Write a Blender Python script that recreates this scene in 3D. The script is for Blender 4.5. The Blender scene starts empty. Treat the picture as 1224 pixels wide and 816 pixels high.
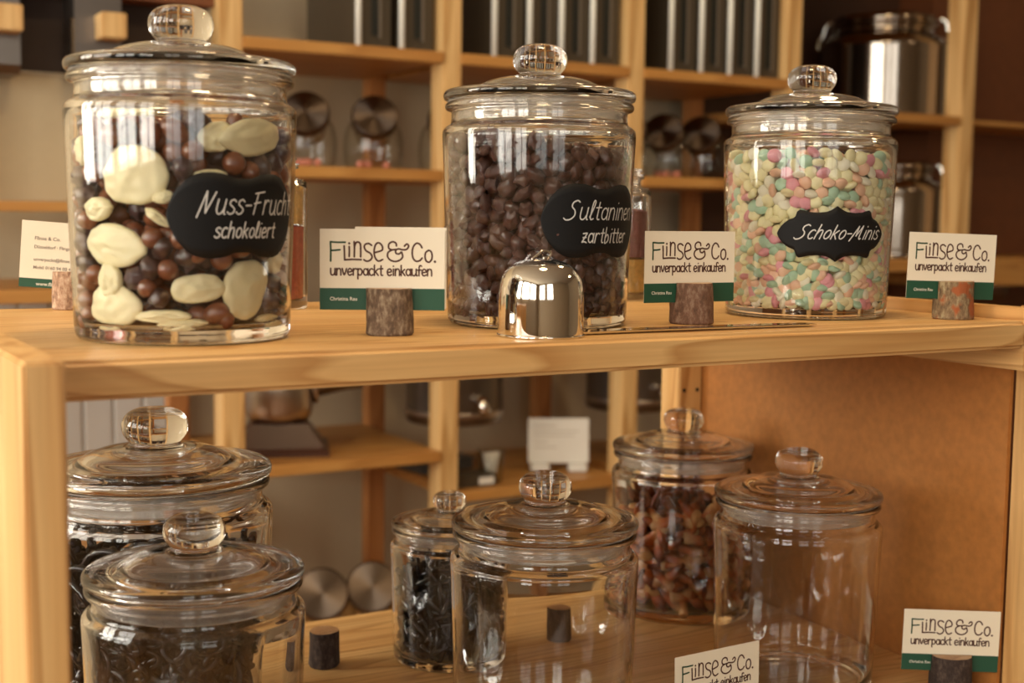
import bpy, bmesh, math, random
import numpy as np
from math import sin, cos, pi, radians, sqrt, atan2
from mathutils import Vector, Matrix, Euler, noise

# ------------------------------------------------------------------ camera, world, lights, exposure
scene = bpy.context.scene
COL = scene.collection
cam_data = bpy.data.cameras.new('camera')
cam_data.sensor_width = 36.0
cam_data.lens = 1600.0 / 1224.0 * 36.0
cam_data.clip_start = 0.02
cam_data.dof.use_dof = True
cam_data.dof.focus_distance = 1.02
cam_data.dof.aperture_fstop = 6.6
cam = bpy.data.objects.new('camera', cam_data)
COL.objects.link(cam)
cam.matrix_world = Matrix.Translation((0, 0, 1.282)) @ Matrix.Rotation(radians(-30), 4, 'Z') @ \
    Matrix.Rotation(radians(90 - 5.36), 4, 'X') @ Matrix.Rotation(radians(0.7), 4, 'Z')
scene.camera = cam

world = bpy.data.worlds.new('sky'); scene.world = world
world.use_nodes = True
world.node_tree.nodes['Background'].inputs[0].default_value = (0.80, 0.90, 1.0, 1)
world.node_tree.nodes['Background'].inputs[1].default_value = 1.2

scene.view_settings.view_transform = 'Standard'
scene.view_settings.look = 'None'
scene.view_settings.gamma = 1.0
scene.view_settings.use_curve_mapping = False
scene.view_settings.exposure = 0.14
scene.cycles.max_bounces = 20
scene.cycles.transparent_max_bounces = 40
scene.cycles.transmission_bounces = 18
scene.cycles.glossy_bounces = 6
scene.cycles.diffuse_bounces = 4
scene.cycles.sample_clamp_indirect = 25.0


def area(name, loc, target, sx, sy, power, col):
    l = bpy.data.lights.new(name, 'AREA'); l.shape = 'RECTANGLE'; l.size = sx; l.size_y = sy
    l.energy = power; l.color = col
    o = bpy.data.objects.new(name, l); COL.objects.link(o)
    o.location = loc
    d = Vector(target) - Vector(loc)
    o.rotation_euler = d.to_track_quat('-Z', 'Y').to_euler()
    return o


DAY = (1.0, 0.93, 0.80)
WIN_L = [(-1.75, -0.70), (-0.50, 0.50), (0.70, 1.60), (1.75, 2.60)]          # window spans along y in the left wall
WIN_B = [(-1.75, -0.75), (-0.35, 0.55)]                        # spans along x in the wall behind
for a, b in WIN_L:
    area('daylight', (-2.16, (a + b) / 2, 1.88), (0, (a + b) / 2, 1.88), b - a, 1.3, (38 if a < 1.6 else 66) * (b - a), DAY)
for a, b in WIN_B:
    area('daylight', ((a + b) / 2, -2.36, 1.88), ((a + b) / 2, 0, 1.88), b - a, 1.3, 10 * (b - a), DAY)

# ------------------------------------------------------------------ helpers
def tag(o, label=None, cat=None, group=None, kind=None):
    if label: o['label'] = label
    if cat: o['category'] = cat
    if group: o['group'] = group
    if kind: o['kind'] = kind
    return o


def thing(name, label, cat, loc=(0, 0, 0), rotz=0.0, group=None):
    o = bpy.data.objects.new(name, None); COL.objects.link(o)
    o.location = loc; o.rotation_euler = (0, 0, rotz); o.empty_display_size = 0.02
    return tag(o, label, cat, group)


def link(name, me, mat=None, parent=None, loc=None, rot=None):
    o = bpy.data.objects.new(name, me); COL.objects.link(o)
    if mat is not None and not me.materials: me.materials.append(mat)
    if parent: o.parent = parent
    if loc: o.location = loc
    if rot: o.rotation_euler = rot
    return o


def tomesh(bm, name, smooth=False):
    me = bpy.data.meshes.new(name)
    bmesh.ops.recalc_face_normals(bm, faces=bm.faces[:])
    bm.to_mesh(me); bm.free()
    if smooth: me.polygons.foreach_set('use_smooth', [True] * len(me.polygons))
    return me


def obj(name, bm, mat, parent=None, smooth=False, loc=None, rot=None):
    return link(name, tomesh(bm, name, smooth), mat, parent, loc, rot)


def add_box(bm, x0, x1, y0, y1, z0, z1, bev=0.0, segs=2):
    r = bmesh.ops.create_cube(bm, size=1.0)
    for v in r['verts']:
        v.co = Vector((x0 + (v.co.x + .5) * (x1 - x0), y0 + (v.co.y + .5) * (y1 - y0), z0 + (v.co.z + .5) * (z1 - z0)))
    if bev:
        ed = list({e for v in r['verts'] for e in v.link_edges})
        bmesh.ops.bevel(bm, geom=ed, offset=bev, segments=segs, affect='EDGES')
    return bm


def box(x0, x1, y0, y1, z0, z1, bev=0.0, segs=2):
    return add_box(bmesh.new(), x0, x1, y0, y1, z0, z1, bev, segs)


def add_lathe(bm, prof, segs=96, closed=True, cx=0, cy=0, wob=None):
    """profile of (r, z); closed loops back unless ends lie on the axis"""
    rings = []
    for i, (r, z) in enumerate(prof):
        if r < 1e-7:
            rings.append([bm.verts.new((cx, cy, z))])
        else:
            ring = []
            for k in range(segs):
                a = 2 * pi * k / segs
                rr = r * (wob(a, z) if wob else 1)
                ring.append(bm.verts.new((cx + rr * cos(a), cy + rr * sin(a), z)))
            rings.append(ring)
    n = len(rings)
    for i in range(n if closed else n - 1):
        A, B = rings[i], rings[(i + 1) % n]
        if len(A) == 1 and len(B) == 1: continue
        for k in range(segs):
            k2 = (k + 1) % segs
            if len(A) == 1: bm.faces.new((A[0], B[k], B[k2]))
            elif len(B) == 1: bm.faces.new((A[k], B[0], A[k2]))
            else: bm.faces.new((A[k], B[k], B[k2], A[k2]))
    return bm


def catmull(pts, n=5, closed=False):
    if len(pts) < 3: return [tuple(p) for p in pts]
    out = []
    P = [np.array(p, float) for p in pts]
    m = len(P)
    rng = range(m if closed else m - 1)
    for i in rng:
        if closed: p0, p1, p2, p3 = P[i - 1], P[i], P[(i + 1) % m], P[(i + 2) % m]
        else: p0, p1, p2, p3 = P[max(i - 1, 0)], P[i], P[i + 1], P[min(i + 2, m - 1)]
        for k in range(n):
            t = k / n
            out.append(tuple(.5 * ((2 * p1) + (p2 - p0) * t + (2 * p0 - 5 * p1 + 4 * p2 - p3) * t * t + (3 * p1 - p0 - 3 * p2 + p3) * t ** 3)))
    if not closed: out.append(tuple(P[-1]))
    return out


def add_tube(bm, pts, r, segs=10, rf=None):
    P = [Vector(p) for p in pts]
    rings = []
    up = Vector((0, 0, 1))
    for i, p in enumerate(P):
        d = (P[min(i + 1, len(P) - 1)] - P[max(i - 1, 0)]).normalized()
        a = d.cross(up)
        if a.length < .05: a = d.cross(Vector((1, 0, 0)))
        a.normalize(); b = d.cross(a).normalized()
        rr = rf(i / (len(P) - 1)) if rf else r
        rings.append([bm.verts.new(p + (a * cos(2 * pi * k / segs) + b * sin(2 * pi * k / segs)) * rr) for k in range(segs)])
    for A, B in zip(rings[:-1], rings[1:]):
        for k in range(segs): bm.faces.new((A[k], A[(k + 1) % segs], B[(k + 1) % segs], B[k]))
    bm.faces.new(rings[0]); bm.faces.new(rings[-1])
    return bm


# ------------------------------------------------------------------ materials
def mat_new(name):
    m = bpy.data.materials.new(name); m.use_nodes = True
    nt = m.node_tree
    return m, nt, nt.nodes['Principled BSDF']


def N(nt, t, **kw):
    n = nt.nodes.new(t)
    for k, v in kw.items(): setattr(n, k, v)
    return n


def plain(name, col, rough=.5, metal=0, bump=0, bscale=200, var=0, **inp):
    m, nt, b = mat_new(name)
    b.inputs['Base Color'].default_value = (*col, 1)
    b.inputs['Roughness'].default_value = rough
    b.inputs['Metallic'].default_value = metal
    for k, v in inp.items(): b.inputs[k.replace('_', ' ')].default_value = v
    if bump or var:
        tc = N(nt, 'ShaderNodeTexCoord'); no = N(nt, 'ShaderNodeTexNoise')
        no.inputs['Scale'].default_value = bscale; no.inputs['Detail'].default_value = 5
        nt.links.new(tc.outputs['Object'], no.inputs['Vector'])
        if bump:
            bp = N(nt, 'ShaderNodeBump'); bp.inputs['Strength'].default_value = bump; bp.inputs['Distance'].default_value = .001
            nt.links.new(no.outputs['Fac'], bp.inputs['Height']); nt.links.new(bp.outputs['Normal'], b.inputs['Normal'])
        if var:
            mx = N(nt, 'ShaderNodeMix', data_type='RGBA')
            mx.inputs['A'].default_value = (*[c * (1 - var) for c in col], 1)
            mx.inputs['B'].default_value = (*[min(1, c * (1 + var)) for c in col], 1)
            nt.links.new(no.outputs['Fac'], mx.inputs['Factor']); nt.links.new(mx.outputs['Result'], b.inputs['Base Color'])
    return m


def wood(name, light, dark, axis='x', ring=9.0, rough=.45, knots=0.0):
    """pine: growth bands stretched along the board axis, fine grain, a few knots"""
    m, nt, b = mat_new(name)
    tc = N(nt, 'ShaderNodeTexCoord')
    mp = N(nt, 'ShaderNodeMapping')
    s = {'x': (0.7, 9, 9), 'y': (9, 0.7, 9), 'z': (9, 9, 0.7)}[axis]
    mp.inputs['Scale'].default_value = s
    nt.links.new(tc.outputs['Object'], mp.inputs['Vector'])
    n1 = N(nt, 'ShaderNodeTexNoise'); n1.inputs['Scale'].default_value = 1.6; n1.inputs['Detail'].default_value = 1.5
    nt.links.new(mp.outputs['Vector'], n1.inputs['Vector'])
    mul = N(nt, 'ShaderNodeMath', operation='MULTIPLY'); mul.inputs[1].default_value = ring
    nt.links.new(n1.outputs['Fac'], mul.inputs[0])
    fr = N(nt, 'ShaderNodeMath', operation='FRACT'); nt.links.new(mul.outputs[0], fr.inputs[0])
    ramp = N(nt, 'ShaderNodeValToRGB')
    e = ramp.color_ramp.elements
    e[0].position = 0; e[0].color = (*light, 1)
    e[1].position = 1; e[1].color = (*light, 1)
    x = e.new(.62); x.color = (*[l * .75 + d * .25 for l, d in zip(light, dark)], 1)
    x = e.new(.88); x.color = (*[l * .25 + d * .75 for l, d in zip(light, dark)], 1)
    nt.links.new(fr.outputs[0], ramp.inputs['Fac'])
    mp2 = N(nt, 'ShaderNodeMapping'); mp2.inputs['Scale'].default_value = tuple(6 if v < 1 else 260 for v in s)
    nt.links.new(tc.outputs['Object'], mp2.inputs['Vector'])
    n2 = N(nt, 'ShaderNodeTexNoise'); n2.inputs['Scale'].default_value = 1.0; n2.inputs['Detail'].default_value = 4
    nt.links.new(mp2.outputs['Vector'], n2.inputs['Vector'])
    n3 = N(nt, 'ShaderNodeTexNoise'); n3.inputs['Scale'].default_value = 5; n3.inputs['Detail'].default_value = 2
    nt.links.new(mp.outputs['Vector'], n3.inputs['Vector'])
    mx = N(nt, 'ShaderNodeMix', data_type='RGBA', blend_type='MULTIPLY'); mx.inputs['Factor'].default_value = .35
    r2 = N(nt, 'ShaderNodeValToRGB'); r2.color_ramp.elements[0].position = .3; r2.color_ramp.elements[0].color = (.62, .5, .38, 1)
    r2.color_ramp.elements[1].position = .6; r2.color_ramp.elements[1].color = (1, 1, 1, 1)
    nt.links.new(n2.outputs['Fac'], r2.inputs['Fac'])
    nt.links.new(ramp.outputs['Color'], mx.inputs['A']); nt.links.new(r2.outputs['Color'], mx.inputs['B'])
    mx2 = N(nt, 'ShaderNodeMix', data_type='RGBA', blend_type='MULTIPLY'); mx2.inputs['Factor'].default_value = .5
    r3 = N(nt, 'ShaderNodeValToRGB'); r3.color_ramp.elements[0].position = .35; r3.color_ramp.elements[0].color = (.86, .68, .48, 1)
    r3.color_ramp.elements[1].position = .65; r3.color_ramp.elements[1].color = (1, 1, 1, 1)
    nt.links.new(n3.outputs['Fac'], r3.inputs['Fac'])
    nt.links.new(mx.outputs['Result'], mx2.inputs['A']); nt.links.new(r3.outputs['Color'], mx2.inputs['B'])
    last = mx2.outputs['Result']
    if knots:
        mp4 = N(nt, 'ShaderNodeMapping'); mp4.inputs['Scale'].default_value = tuple(4 if v < 1 else 7 for v in s)
        nt.links.new(tc.outputs['Object'], mp4.inputs['Vector'])
        vo = N(nt, 'ShaderNodeTexVoronoi'); vo.inputs['Scale'].default_value = knots
        nt.links.new(mp4.outputs['Vector'], vo.inputs['Vector'])
        r4 = N(nt, 'ShaderNodeValToRGB'); r4.color_ramp.elements[0].position = .035; r4.color_ramp.elements[0].color = (.22, .07, .02, 1)
        r4.color_ramp.elements[1].position = .10; r4.color_ramp.elements[1].color = (1, 1, 1, 1)
        nt.links.new(vo.outputs['Distance'], r4.inputs['Fac'])
        mx3 = N(nt, 'ShaderNodeMix', data_type='RGBA', blend_type='MULTIPLY'); mx3.inputs['Factor'].default_value = .8
        nt.links.new(last, mx3.inputs['A']); nt.links.new(r4.outputs['Color'], mx3.inputs['B'])
        last = mx3.outputs['Result']
    nt.links.new(last, b.inputs['Base Color'])
    b.inputs['Roughness'].default_value = rough
    bp = N(nt, 'ShaderNodeBump'); bp.inputs['Strength'].default_value = .15; bp.inputs['Distance'].default_value = .0005
    nt.links.new(n2.outputs['Fac'], bp.inputs['Height']); nt.links.new(bp.outputs['Normal'], b.inputs['Normal'])
    return m


def thin_glass(name, face=(.97, .98, .97), edge=(.55, .62, .58), strength=1.0, base=.045, streak=0.0):
    """wall glass: light goes straight through, more is absorbed and mirrored at grazing angles"""
    m, nt, b = mat_new(name); nt.nodes.remove(b)
    out = nt.nodes['Material Output']
    lw = N(nt, 'ShaderNodeLayerWeight'); lw.inputs['Blend'].default_value = .5
    pw = N(nt, 'ShaderNodeMath', operation='POWER'); pw.inputs[1].default_value = 5
    nt.links.new(lw.outputs['Facing'], pw.inputs[0])
    ma = N(nt, 'ShaderNodeMath', operation='MULTIPLY_ADD'); ma.inputs[1].default_value = .8 * strength; ma.inputs[2].default_value = base
    nt.links.new(pw.outputs[0], ma.inputs[0])
    pe = N(nt, 'ShaderNodeMath', operation='POWER'); pe.inputs[1].default_value = 3
    nt.links.new(lw.outputs['Facing'], pe.inputs[0])
    mx = N(nt, 'ShaderNodeMix', data_type='RGBA'); mx.inputs['A'].default_value = (*face, 1); mx.inputs['B'].default_value = (*edge, 1)
    nt.links.new(pe.outputs[0], mx.inputs['Factor'])
    tr = N(nt, 'ShaderNodeBsdfTransparent'); nt.links.new(mx.outputs['Result'], tr.inputs['Color'])
    gl = N(nt, 'ShaderNodeBsdfGlossy'); gl.inputs['Roughness'].default_value = .015
    if streak:
        tc = N(nt, 'ShaderNodeTexCoord'); no = N(nt, 'ShaderNodeTexNoise'); mp = N(nt, 'ShaderNodeMapping')
        mp.inputs['Scale'].default_value = (40, 40, 6); no.inputs['Scale'].default_value = 1
        nt.links.new(tc.outputs['Object'], mp.inputs['Vector']); nt.links.new(mp.outputs['Vector'], no.inputs['Vector'])
        bp = N(nt, 'ShaderNodeBump'); bp.inputs['Strength'].default_value = streak; bp.inputs['Distance'].default_value = .002
        nt.links.new(no.outputs['Fac'], bp.inputs['Height']); nt.links.new(bp.outputs['Normal'], gl.inputs['Normal'])
    ms = N(nt, 'ShaderNodeMixShader')
    nt.links.new(ma.outputs[0], ms.inputs[0]); nt.links.new(tr.outputs[0], ms.inputs[1]); nt.links.new(gl.outputs[0], ms.inputs[2])
    nt.links.new(ms.outputs[0], out.inputs['Surface'])
    return m


def solid_glass(name, col=(.985, .99, .985), ior=1.47, rough=0.0):
    m, nt, b = mat_new(name)
    b.inputs['Base Color'].default_value = (*col, 1); b.inputs['Roughness'].default_value = rough
    b.inputs['IOR'].default_value = ior; b.inputs['Transmission Weight'].default_value = 1
    return m


def brushed(name, col, rough=.3, aniso=.6):
    m, nt, b = mat_new(name)
    b.inputs['Base Color'].default_value = (*col, 1); b.inputs['Metallic'].default_value = 1
    b.inputs['Roughness'].default_value = rough; b.inputs['Anisotropic'].default_value = aniso
    return m


M = {}
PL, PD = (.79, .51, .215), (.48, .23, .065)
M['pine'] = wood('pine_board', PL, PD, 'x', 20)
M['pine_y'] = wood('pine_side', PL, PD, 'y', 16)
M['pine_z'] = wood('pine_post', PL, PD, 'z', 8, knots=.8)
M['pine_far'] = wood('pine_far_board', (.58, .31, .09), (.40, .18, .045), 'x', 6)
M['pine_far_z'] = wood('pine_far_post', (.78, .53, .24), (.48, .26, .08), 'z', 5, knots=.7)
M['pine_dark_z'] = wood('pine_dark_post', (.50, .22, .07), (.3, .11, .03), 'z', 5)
M['hardboard'] = plain('hardboard', (.43, .165, .034), .6, bump=.2, bscale=120, var=.3)
M['glass'] = solid_glass('jar_wall_glass')
M['glass_lid'] = solid_glass('lid_glass')
M['glass_far'] = thin_glass('far_glass', edge=(.5, .5, .45))
M['seal'] = None
M['hole'] = plain('hole_dark', (.02, .008, .004), .9)
M['card'] = plain('card_paper', (.86, .77, .60), .7, bump=.05, bscale=900)
M['green'] = plain('card_green', (.012, .075, .038), .6)
M['ink'] = plain('brown_ink', (.085, .028, .014), .7)
M['ink_green'] = plain('green_ink', (.015, .06, .022), .7)
M['ink_grey'] = plain('grey_ink', (.22, .17, .14), .7)
M['ink_white'] = plain('white_print', (.78, .74, .62), .7)
M['slate'] = plain('chalk_label', (.006, .0055, .0055), .6, bump=.1, bscale=700, Specular_IOR_Level=.25)
M['chalk'] = plain('chalk_pen', (.62, .60, .56), .8)
M['steel_polished'] = plain('polished_steel', (.80, .76, .70), .045, 1)
M['steel'] = brushed('brushed_steel', (.55, .48, .41), .28)
def radial_lid():
    m, nt, b = mat_new('spun_steel_lid')
    b.inputs['Base Color'].default_value = (.15, .115, .09, 1); b.inputs['Metallic'].default_value = 1
    b.inputs['Roughness'].default_value = .42; b.inputs['Anisotropic'].default_value = .9
    tg = N(nt, 'ShaderNodeTangent', direction_type='RADIAL', axis='Z'); nt.links.new(tg.outputs[0], b.inputs['Tangent'])
    return m


M['lid_steel'] = radial_lid()
M['steel_dark'] = brushed('dark_steel', (.22, .19, .165), .3)
M['white'] = plain('white_plastic', (.78, .76, .70), .4)
M['wallp'] = plain('wall_paint', (.56, .46, .30), .8, bump=.1, bscale=60, var=.04)
M['ceil'] = plain('ceiling_paint', (.42, .36, .27), .9)
M['wall_near'] = plain('near_wall_paint', (.30, .23, .15), .85)
M['floorm'] = wood('floor_boards', (.32, .17, .08), (.2, .09, .03), 'x', 5)
M['panelw'] = plain('white_board', (.62, .60, .55), .6, var=.03, bscale=20)
M['brown_panel'] = plain('brown_panel', (.17, .055, .018), .5, var=.2, bscale=30)
M['dark_back'] = plain('rear_shade_sheet', (.075, .032, .016), .6)  # added sheet behind the steel cans; shade of the bay put into its colour
M['trimw'] = plain('window_white', (.75, .72, .66), .4)
M['cork_end'] = wood('cut_wood', (.58, .36, .2), (.38, .2, .1), 'z', 5)


def seal_mat():
    m, nt, b = mat_new('silicone_seal')
    b.inputs['Base Color'].default_value = (.92, .85, .76, 1); b.inputs['Roughness'].default_value = .25
    b.inputs['Alpha'].default_value = .24
    return m


M['seal'] = seal_mat()


def bark_mat(name, c0, c1, c2, moss=None):
    m, nt, b = mat_new(name)
    tc = N(nt, 'ShaderNodeTexCoord'); mp = N(nt, 'ShaderNodeMapping'); mp.inputs['Scale'].default_value = (1, 1, .5)
    nt.links.new(tc.outputs['Object'], mp.inputs['Vector'])
    n = N(nt, 'ShaderNodeTexNoise'); n.inputs['Scale'].default_value = 260; n.inputs['Detail'].default_value = 6; n.inputs['Roughness'].default_value = .7
    nt.links.new(mp.outputs['Vector'], n.inputs['Vector'])
    r = N(nt, 'ShaderNodeValToRGB'); e = r.color_ramp.elements
    e[0].position = .3; e[0].color = (*c0, 1); e[1].position = .72; e[1].color = (*c2, 1)
    k = e.new(.5); k.color = (*c1, 1)
    nt.links.new(n.outputs['Fac'], r.inputs['Fac'])
    last = r.outputs['Color']
    if moss:
        n2 = N(nt, 'ShaderNodeTexNoise'); n2.inputs['Scale'].default_value = 75; n2.inputs['Detail'].default_value = 2
        nt.links.new(tc.outputs['Object'], n2.inputs['Vector'])
        r2 = N(nt, 'ShaderNodeValToRGB'); r2.color_ramp.elements[0].position = .5; r2.color_ramp.elements[1].position = .6
        nt.links.new(n2.outputs['Fac'], r2.inputs['Fac'])
        mx = N(nt, 'ShaderNodeMix', data_type='RGBA'); nt.links.new(r2.outputs['Color'], mx.inputs['Factor'])
        nt.links.new(last, mx.inputs['A']); mx.inputs['B'].default_value = (*moss, 1)
        last = mx.outputs['Result']
    nt.links.new(last, b.inputs['Base Color']); b.inputs['Roughness'].default_value = .85
    bp = N(nt, 'ShaderNodeBump'); bp.inputs['Strength'].default_value = .9; bp.inputs['Distance'].default_value = .0012
    nt.links.new(n.outputs['Fac'], bp.inputs['Height']); nt.links.new(bp.outputs['Normal'], b.inputs['Normal'])
    return m


M['bark'] = bark_mat('bark_grey_brown', (.05, .03, .018), (.16, .10, .06), (.42, .33, .22))
M['bark_red'] = bark_mat('bark_red_brown', (.07, .035, .02), (.17, .085, .05), (.32, .22, .15))
M['bark_moss'] = bark_mat('bark_mottled', (.06, .035, .02), (.22, .14, .07), (.45, .38, .22), moss=(.34, .09, .025))
M['bark_light'] = bark_mat('bark_light', (.12, .06, .035), (.38, .22, .13), (.65, .5, .35))
M['bark_dark'] = bark_mat('bark_dark', (.02, .012, .01), (.05, .03, .022), (.13, .09, .07))

def choc_mat(name, a, bb, rough=.28, bump=.2, bs=120, coat=.5):
    m, nt, b = mat_new(name)
    oi = N(nt, 'ShaderNodeObjectInfo'); tc = N(nt, 'ShaderNodeTexCoord')
    n = N(nt, 'ShaderNodeTexNoise'); n.inputs['Scale'].default_value = bs; n.inputs['Detail'].default_value = 3
    nt.links.new(tc.outputs['Object'], n.inputs['Vector'])
    mx = N(nt, 'ShaderNodeMix', data_type='RGBA'); mx.inputs['A'].default_value = (*a, 1); mx.inputs['B'].default_value = (*bb, 1)
    nt.links.new(n.outputs['Fac'], mx.inputs['Factor']); nt.links.new(mx.outputs['Result'], b.inputs['Base Color'])
    b.inputs['Roughness'].default_value = rough; b.inputs['Coat Weight'].default_value = coat; b.inputs['Coat Roughness'].default_value = .05
    bp = N(nt, 'ShaderNodeBump'); bp.inputs['Strength'].default_value = bump; bp.inputs['Distance'].default_value = .001
    nt.links.new(n.outputs['Fac'], bp.inputs['Height']); nt.links.new(bp.outputs['Normal'], b.inputs['Normal'])
    return m


M['milk'] = choc_mat('milk_chocolate', (.19, .054, .022), (.28, .09, .038), .2)
M['dark'] = choc_mat('dark_chocolate', (.045, .018, .014), (.09, .035, .025))
M['plum'] = choc_mat('plum_chocolate', (.06, .03, .035), (.12, .055, .05), .4)
M['raisin'] = choc_mat('raisin_chocolate', (.050, .015, .008), (.15, .045, .022), .3, .5, 170, .7)
M['whitechoc'] = choc_mat('white_chocolate', (.93, .79, .43), (.96, .86, .55), .45, .5, 90, .1)
LENT = [('pale yellow', (.92, .84, .50)), ('cream', (.92, .87, .68)), ('salmon', (.90, .56, .38)), ('pink', (.82, .36, .40)), ('mint green', (.46, .66, .47))]
for nme, c in LENT:
    M['l_' + nme] = plain('lentil_' + nme.replace(' ', '_'), c, .38, var=.08, bscale=60, Subsurface_Weight=0.0)
M['licorice'] = plain('licorice', (.022, .017, .016), .16, bump=.2, bscale=300)


def gummy_mat():
    m, nt, b = mat_new('cola_gummy')
    tc = N(nt, 'ShaderNodeTexCoord'); sp = N(nt, 'ShaderNodeSeparateXYZ'); nt.links.new(tc.outputs['Object'], sp.inputs[0])
    mr = N(nt, 'ShaderNodeMapRange'); mr.inputs['From Min'].default_value = -.012; mr.inputs['From Max'].default_value = .010
    nt.links.new(sp.outputs['Z'], mr.inputs['Value'])
    r = N(nt, 'ShaderNodeValToRGB'); e = r.color_ramp.elements
    e[0].position = .0; e[0].color = (.85, .46, .17, 1); e[1].position = 1; e[1].color = (.22, .045, .012, 1)
    k = e.new(.5); k.color = (.66, .15, .03, 1)
    nt.links.new(mr.outputs[0], r.inputs['Fac']); nt.links.new(r.outputs['Color'], b.inputs['Base Color'])
    b.inputs['Roughness'].default_value = .2; b.inputs['Transmission Weight'].default_value = .35; b.inputs['IOR'].default_value = 1.35
    return m


M['gummy'] = gummy_mat()

# ------------------------------------------------------------------ room shell
def struct(name, bm, mat, loc=None):
    o = obj(name, bm, mat, loc=loc); return tag(o, kind='structure')


RX0, RX1, RY0, RY1, RZ = -2.2, 4.2, -2.4, 2.9, 2.75
struct('floor', box(RX0, RX1, RY0, RY1, -.05, 0), M['floorm'])
struct('ceiling', box(RX0, RX1, RY0, RY1, RZ, RZ + .05), M['ceil'])
struct('wall_right', box(RX1, RX1 + .1, RY0, RY1, 0, RZ), M['wall_near'])
struct('wall_back', box(RX0, RX1, RY1, RY1 + .1, 0, RZ), M['wallp'])


def pierced(spans, lo, hi, z0, z1, fixed, axis):
    bm = bmesh.new()
    def b(a0, a1, c0, c1):
        if axis == 'y': add_box(bm, fixed[0], fixed[1], a0, a1, c0, c1)
        else: add_box(bm, a0, a1, fixed[0], fixed[1], c0, c1)
    b(lo, hi, 0, z0); b(lo, hi, z1, RZ)
    cur = lo
    for s, e in spans: b(cur, s, z0, z1); cur = e
    b(cur, hi, z0, z1)
    return bm


struct('wall_left', pierced(WIN_L, RY0, RY1, 1.22, 2.54, (RX0 - .1, RX0), 'y'), M['wall_near'])
struct('wall_front', pierced(WIN_B, RX0, RX1, 1.22, 2.54, (RY0 - .1, RY0), 'x'), M['wall_near'])
wn = 0
for axis, spans in (('y', WIN_L), ('x', WIN_B)):
    for s, e in spans:
        wn += 1
        bm = bmesh.new()
        f = (RX0 + .0, RX0 + .03) if axis == 'y' else (RY0, RY0 + .03)
        f = (f[0] + .06, f[1] + .06)
        bars = [(s, s + .045, 1.22, 2.54), (e - .045, e, 1.22, 2.54), ((s + e) / 2 - .025, (s + e) / 2 + .025, 1.22, 2.54),
                (s, e, 1.22, 1.265), (s, e, 2.495, 2.54), (s, e, 2.0, 2.03)]
        for a0, a1, c0, c1 in bars:
            if axis == 'y': add_box(bm, f[0], f[1], a0, a1, c0, c1)
            else: add_box(bm, a0, a1, f[0], f[1], c0, c1)
        struct('window_%d' % wn, bm, M['trimw'])
# white boarding low on the far wall, left of the far shelves
t = struct('trim_1', box(.30, .80, 2.86, 2.9, 0, 1.10), M['panelw'])
for k in range(8):
    obj('panel', box(.302 + k * .0625, .302 + k * .0625 + .058, 2.852, 2.866, 0, 1.10, .003, 1), M['panelw'], t)
struct('trim_2', box(2.9, 4.2, 2.70, 2.9, 0, 2.3), M['brown_panel'])

# warm ceiling lamps (above and behind the view)
def lamp(x, y, power):
    t = thing('ceiling_lamp', 'round opal ceiling lamp above the room at %s' % ('the far shelves' if y > 1 else 'the near shelf' if x < 1 else 'the right wall'), 'lamp', (x, y, RZ))
    bm = bmesh.new(); add_lathe(bm, [(0, 0), (.16, 0), (.16, -.02), (0, -.02)], 32, closed=False); obj('lamp_base', bm, M['trimw'], t)
    l = bpy.data.lights.new('bulb', 'AREA'); l.shape = 'DISK'; l.size = .30; l.energy = power; l.color = (1.0, .72, .40)
    o = bpy.data.objects.new('bulb', l); COL.objects.link(o); o.parent = t; o.location = (0, 0, -.03)


lamp(.55, .75, 11); lamp(1.7, 1.45, 5); lamp(2.7, .2, 7)

# ------------------------------------------------------------------ front rack
US, LS = 1.200, .867      # shelf tops
rack = thing('shelving_rack', 'near pine shelving rack carrying the sweet jars, brown hardboard side on the right', 'shelf', (0, 0, 0))


def part(name, bm, mat, parent, label=None, smooth=False):
    """board built at its own centre so that its grain is its own"""
    me = tomesh(bm, name, smooth)
    co = np.zeros(len(me.vertices) * 3); me.vertices.foreach_get('co', co); co = co.reshape(-1, 3)
    c = (co.min(0) + co.max(0)) / 2
    co = co - c; me.vertices.foreach_set('co', co.ravel()); me.update()
    o = link(name, me, mat, parent, loc=tuple(c))
    if label: o['label'] = label
    return o


part('shelf_board', box(.135, .925, .747, 1.172, US - .0225, US, .0030, 3), M['pine'], rack, 'upper pine board carrying the full jars')
part('shelf_board', box(.135, .955, .747, 1.26, LS - .021, LS, .003, 3), M['pine'], rack, 'lower pine board carrying the clear jars')
part('post', box(.1130, .1330, .655, .83, 0, US + .0105, .0015), M['pine_z'], rack, 'front left pine upright')
part('post', box(.9605, 1.005, .747, .785, 0, US + .01, .0015), M['pine_z'], rack, 'front right pine upright')
part('post', box(.9225, .955, 1.2155, 1.2505, LS + .0005, 1.18, .0015), M['pine_z'], rack, 'rear right upright drilled with holes')
part('rail', box(.9255, .944, .7475, 1.165, US - .042, US + .0105, .0015), M['pine_y'], rack, 'end rail of the upper board')
part('side_panel', box(.9555, .960, .786, 1.255, .05, US - .043), M['hardboard'], rack, 'speckled brown hardboard side')
hb = bmesh.new()
for z in (1.118, 1.086, 1.054, 1.022, .99, .958):
    for x in (.9295, .9480):
        bmesh.ops.create_cone(hb, cap_ends=True, segments=12, radius1=.0022, radius2=.0022, depth=.0012,
                              matrix=Matrix.Translation((x, 1.2152, z)) @ Matrix.Rotation(pi / 2, 4, 'X'))
tag(obj('shelf_pin_holes', hb, M['hole'], rack), kind='stuff')

# ------------------------------------------------------------------ lettering
def arc(cx, cy, rx, ry, a0, a1, n=10):
    return [(cx + rx * cos(radians(a0 + (a1 - a0) * k / n)), cy + ry * sin(radians(a0 + (a1 - a0) * k / n))) for k in range(n + 1)]


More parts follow.
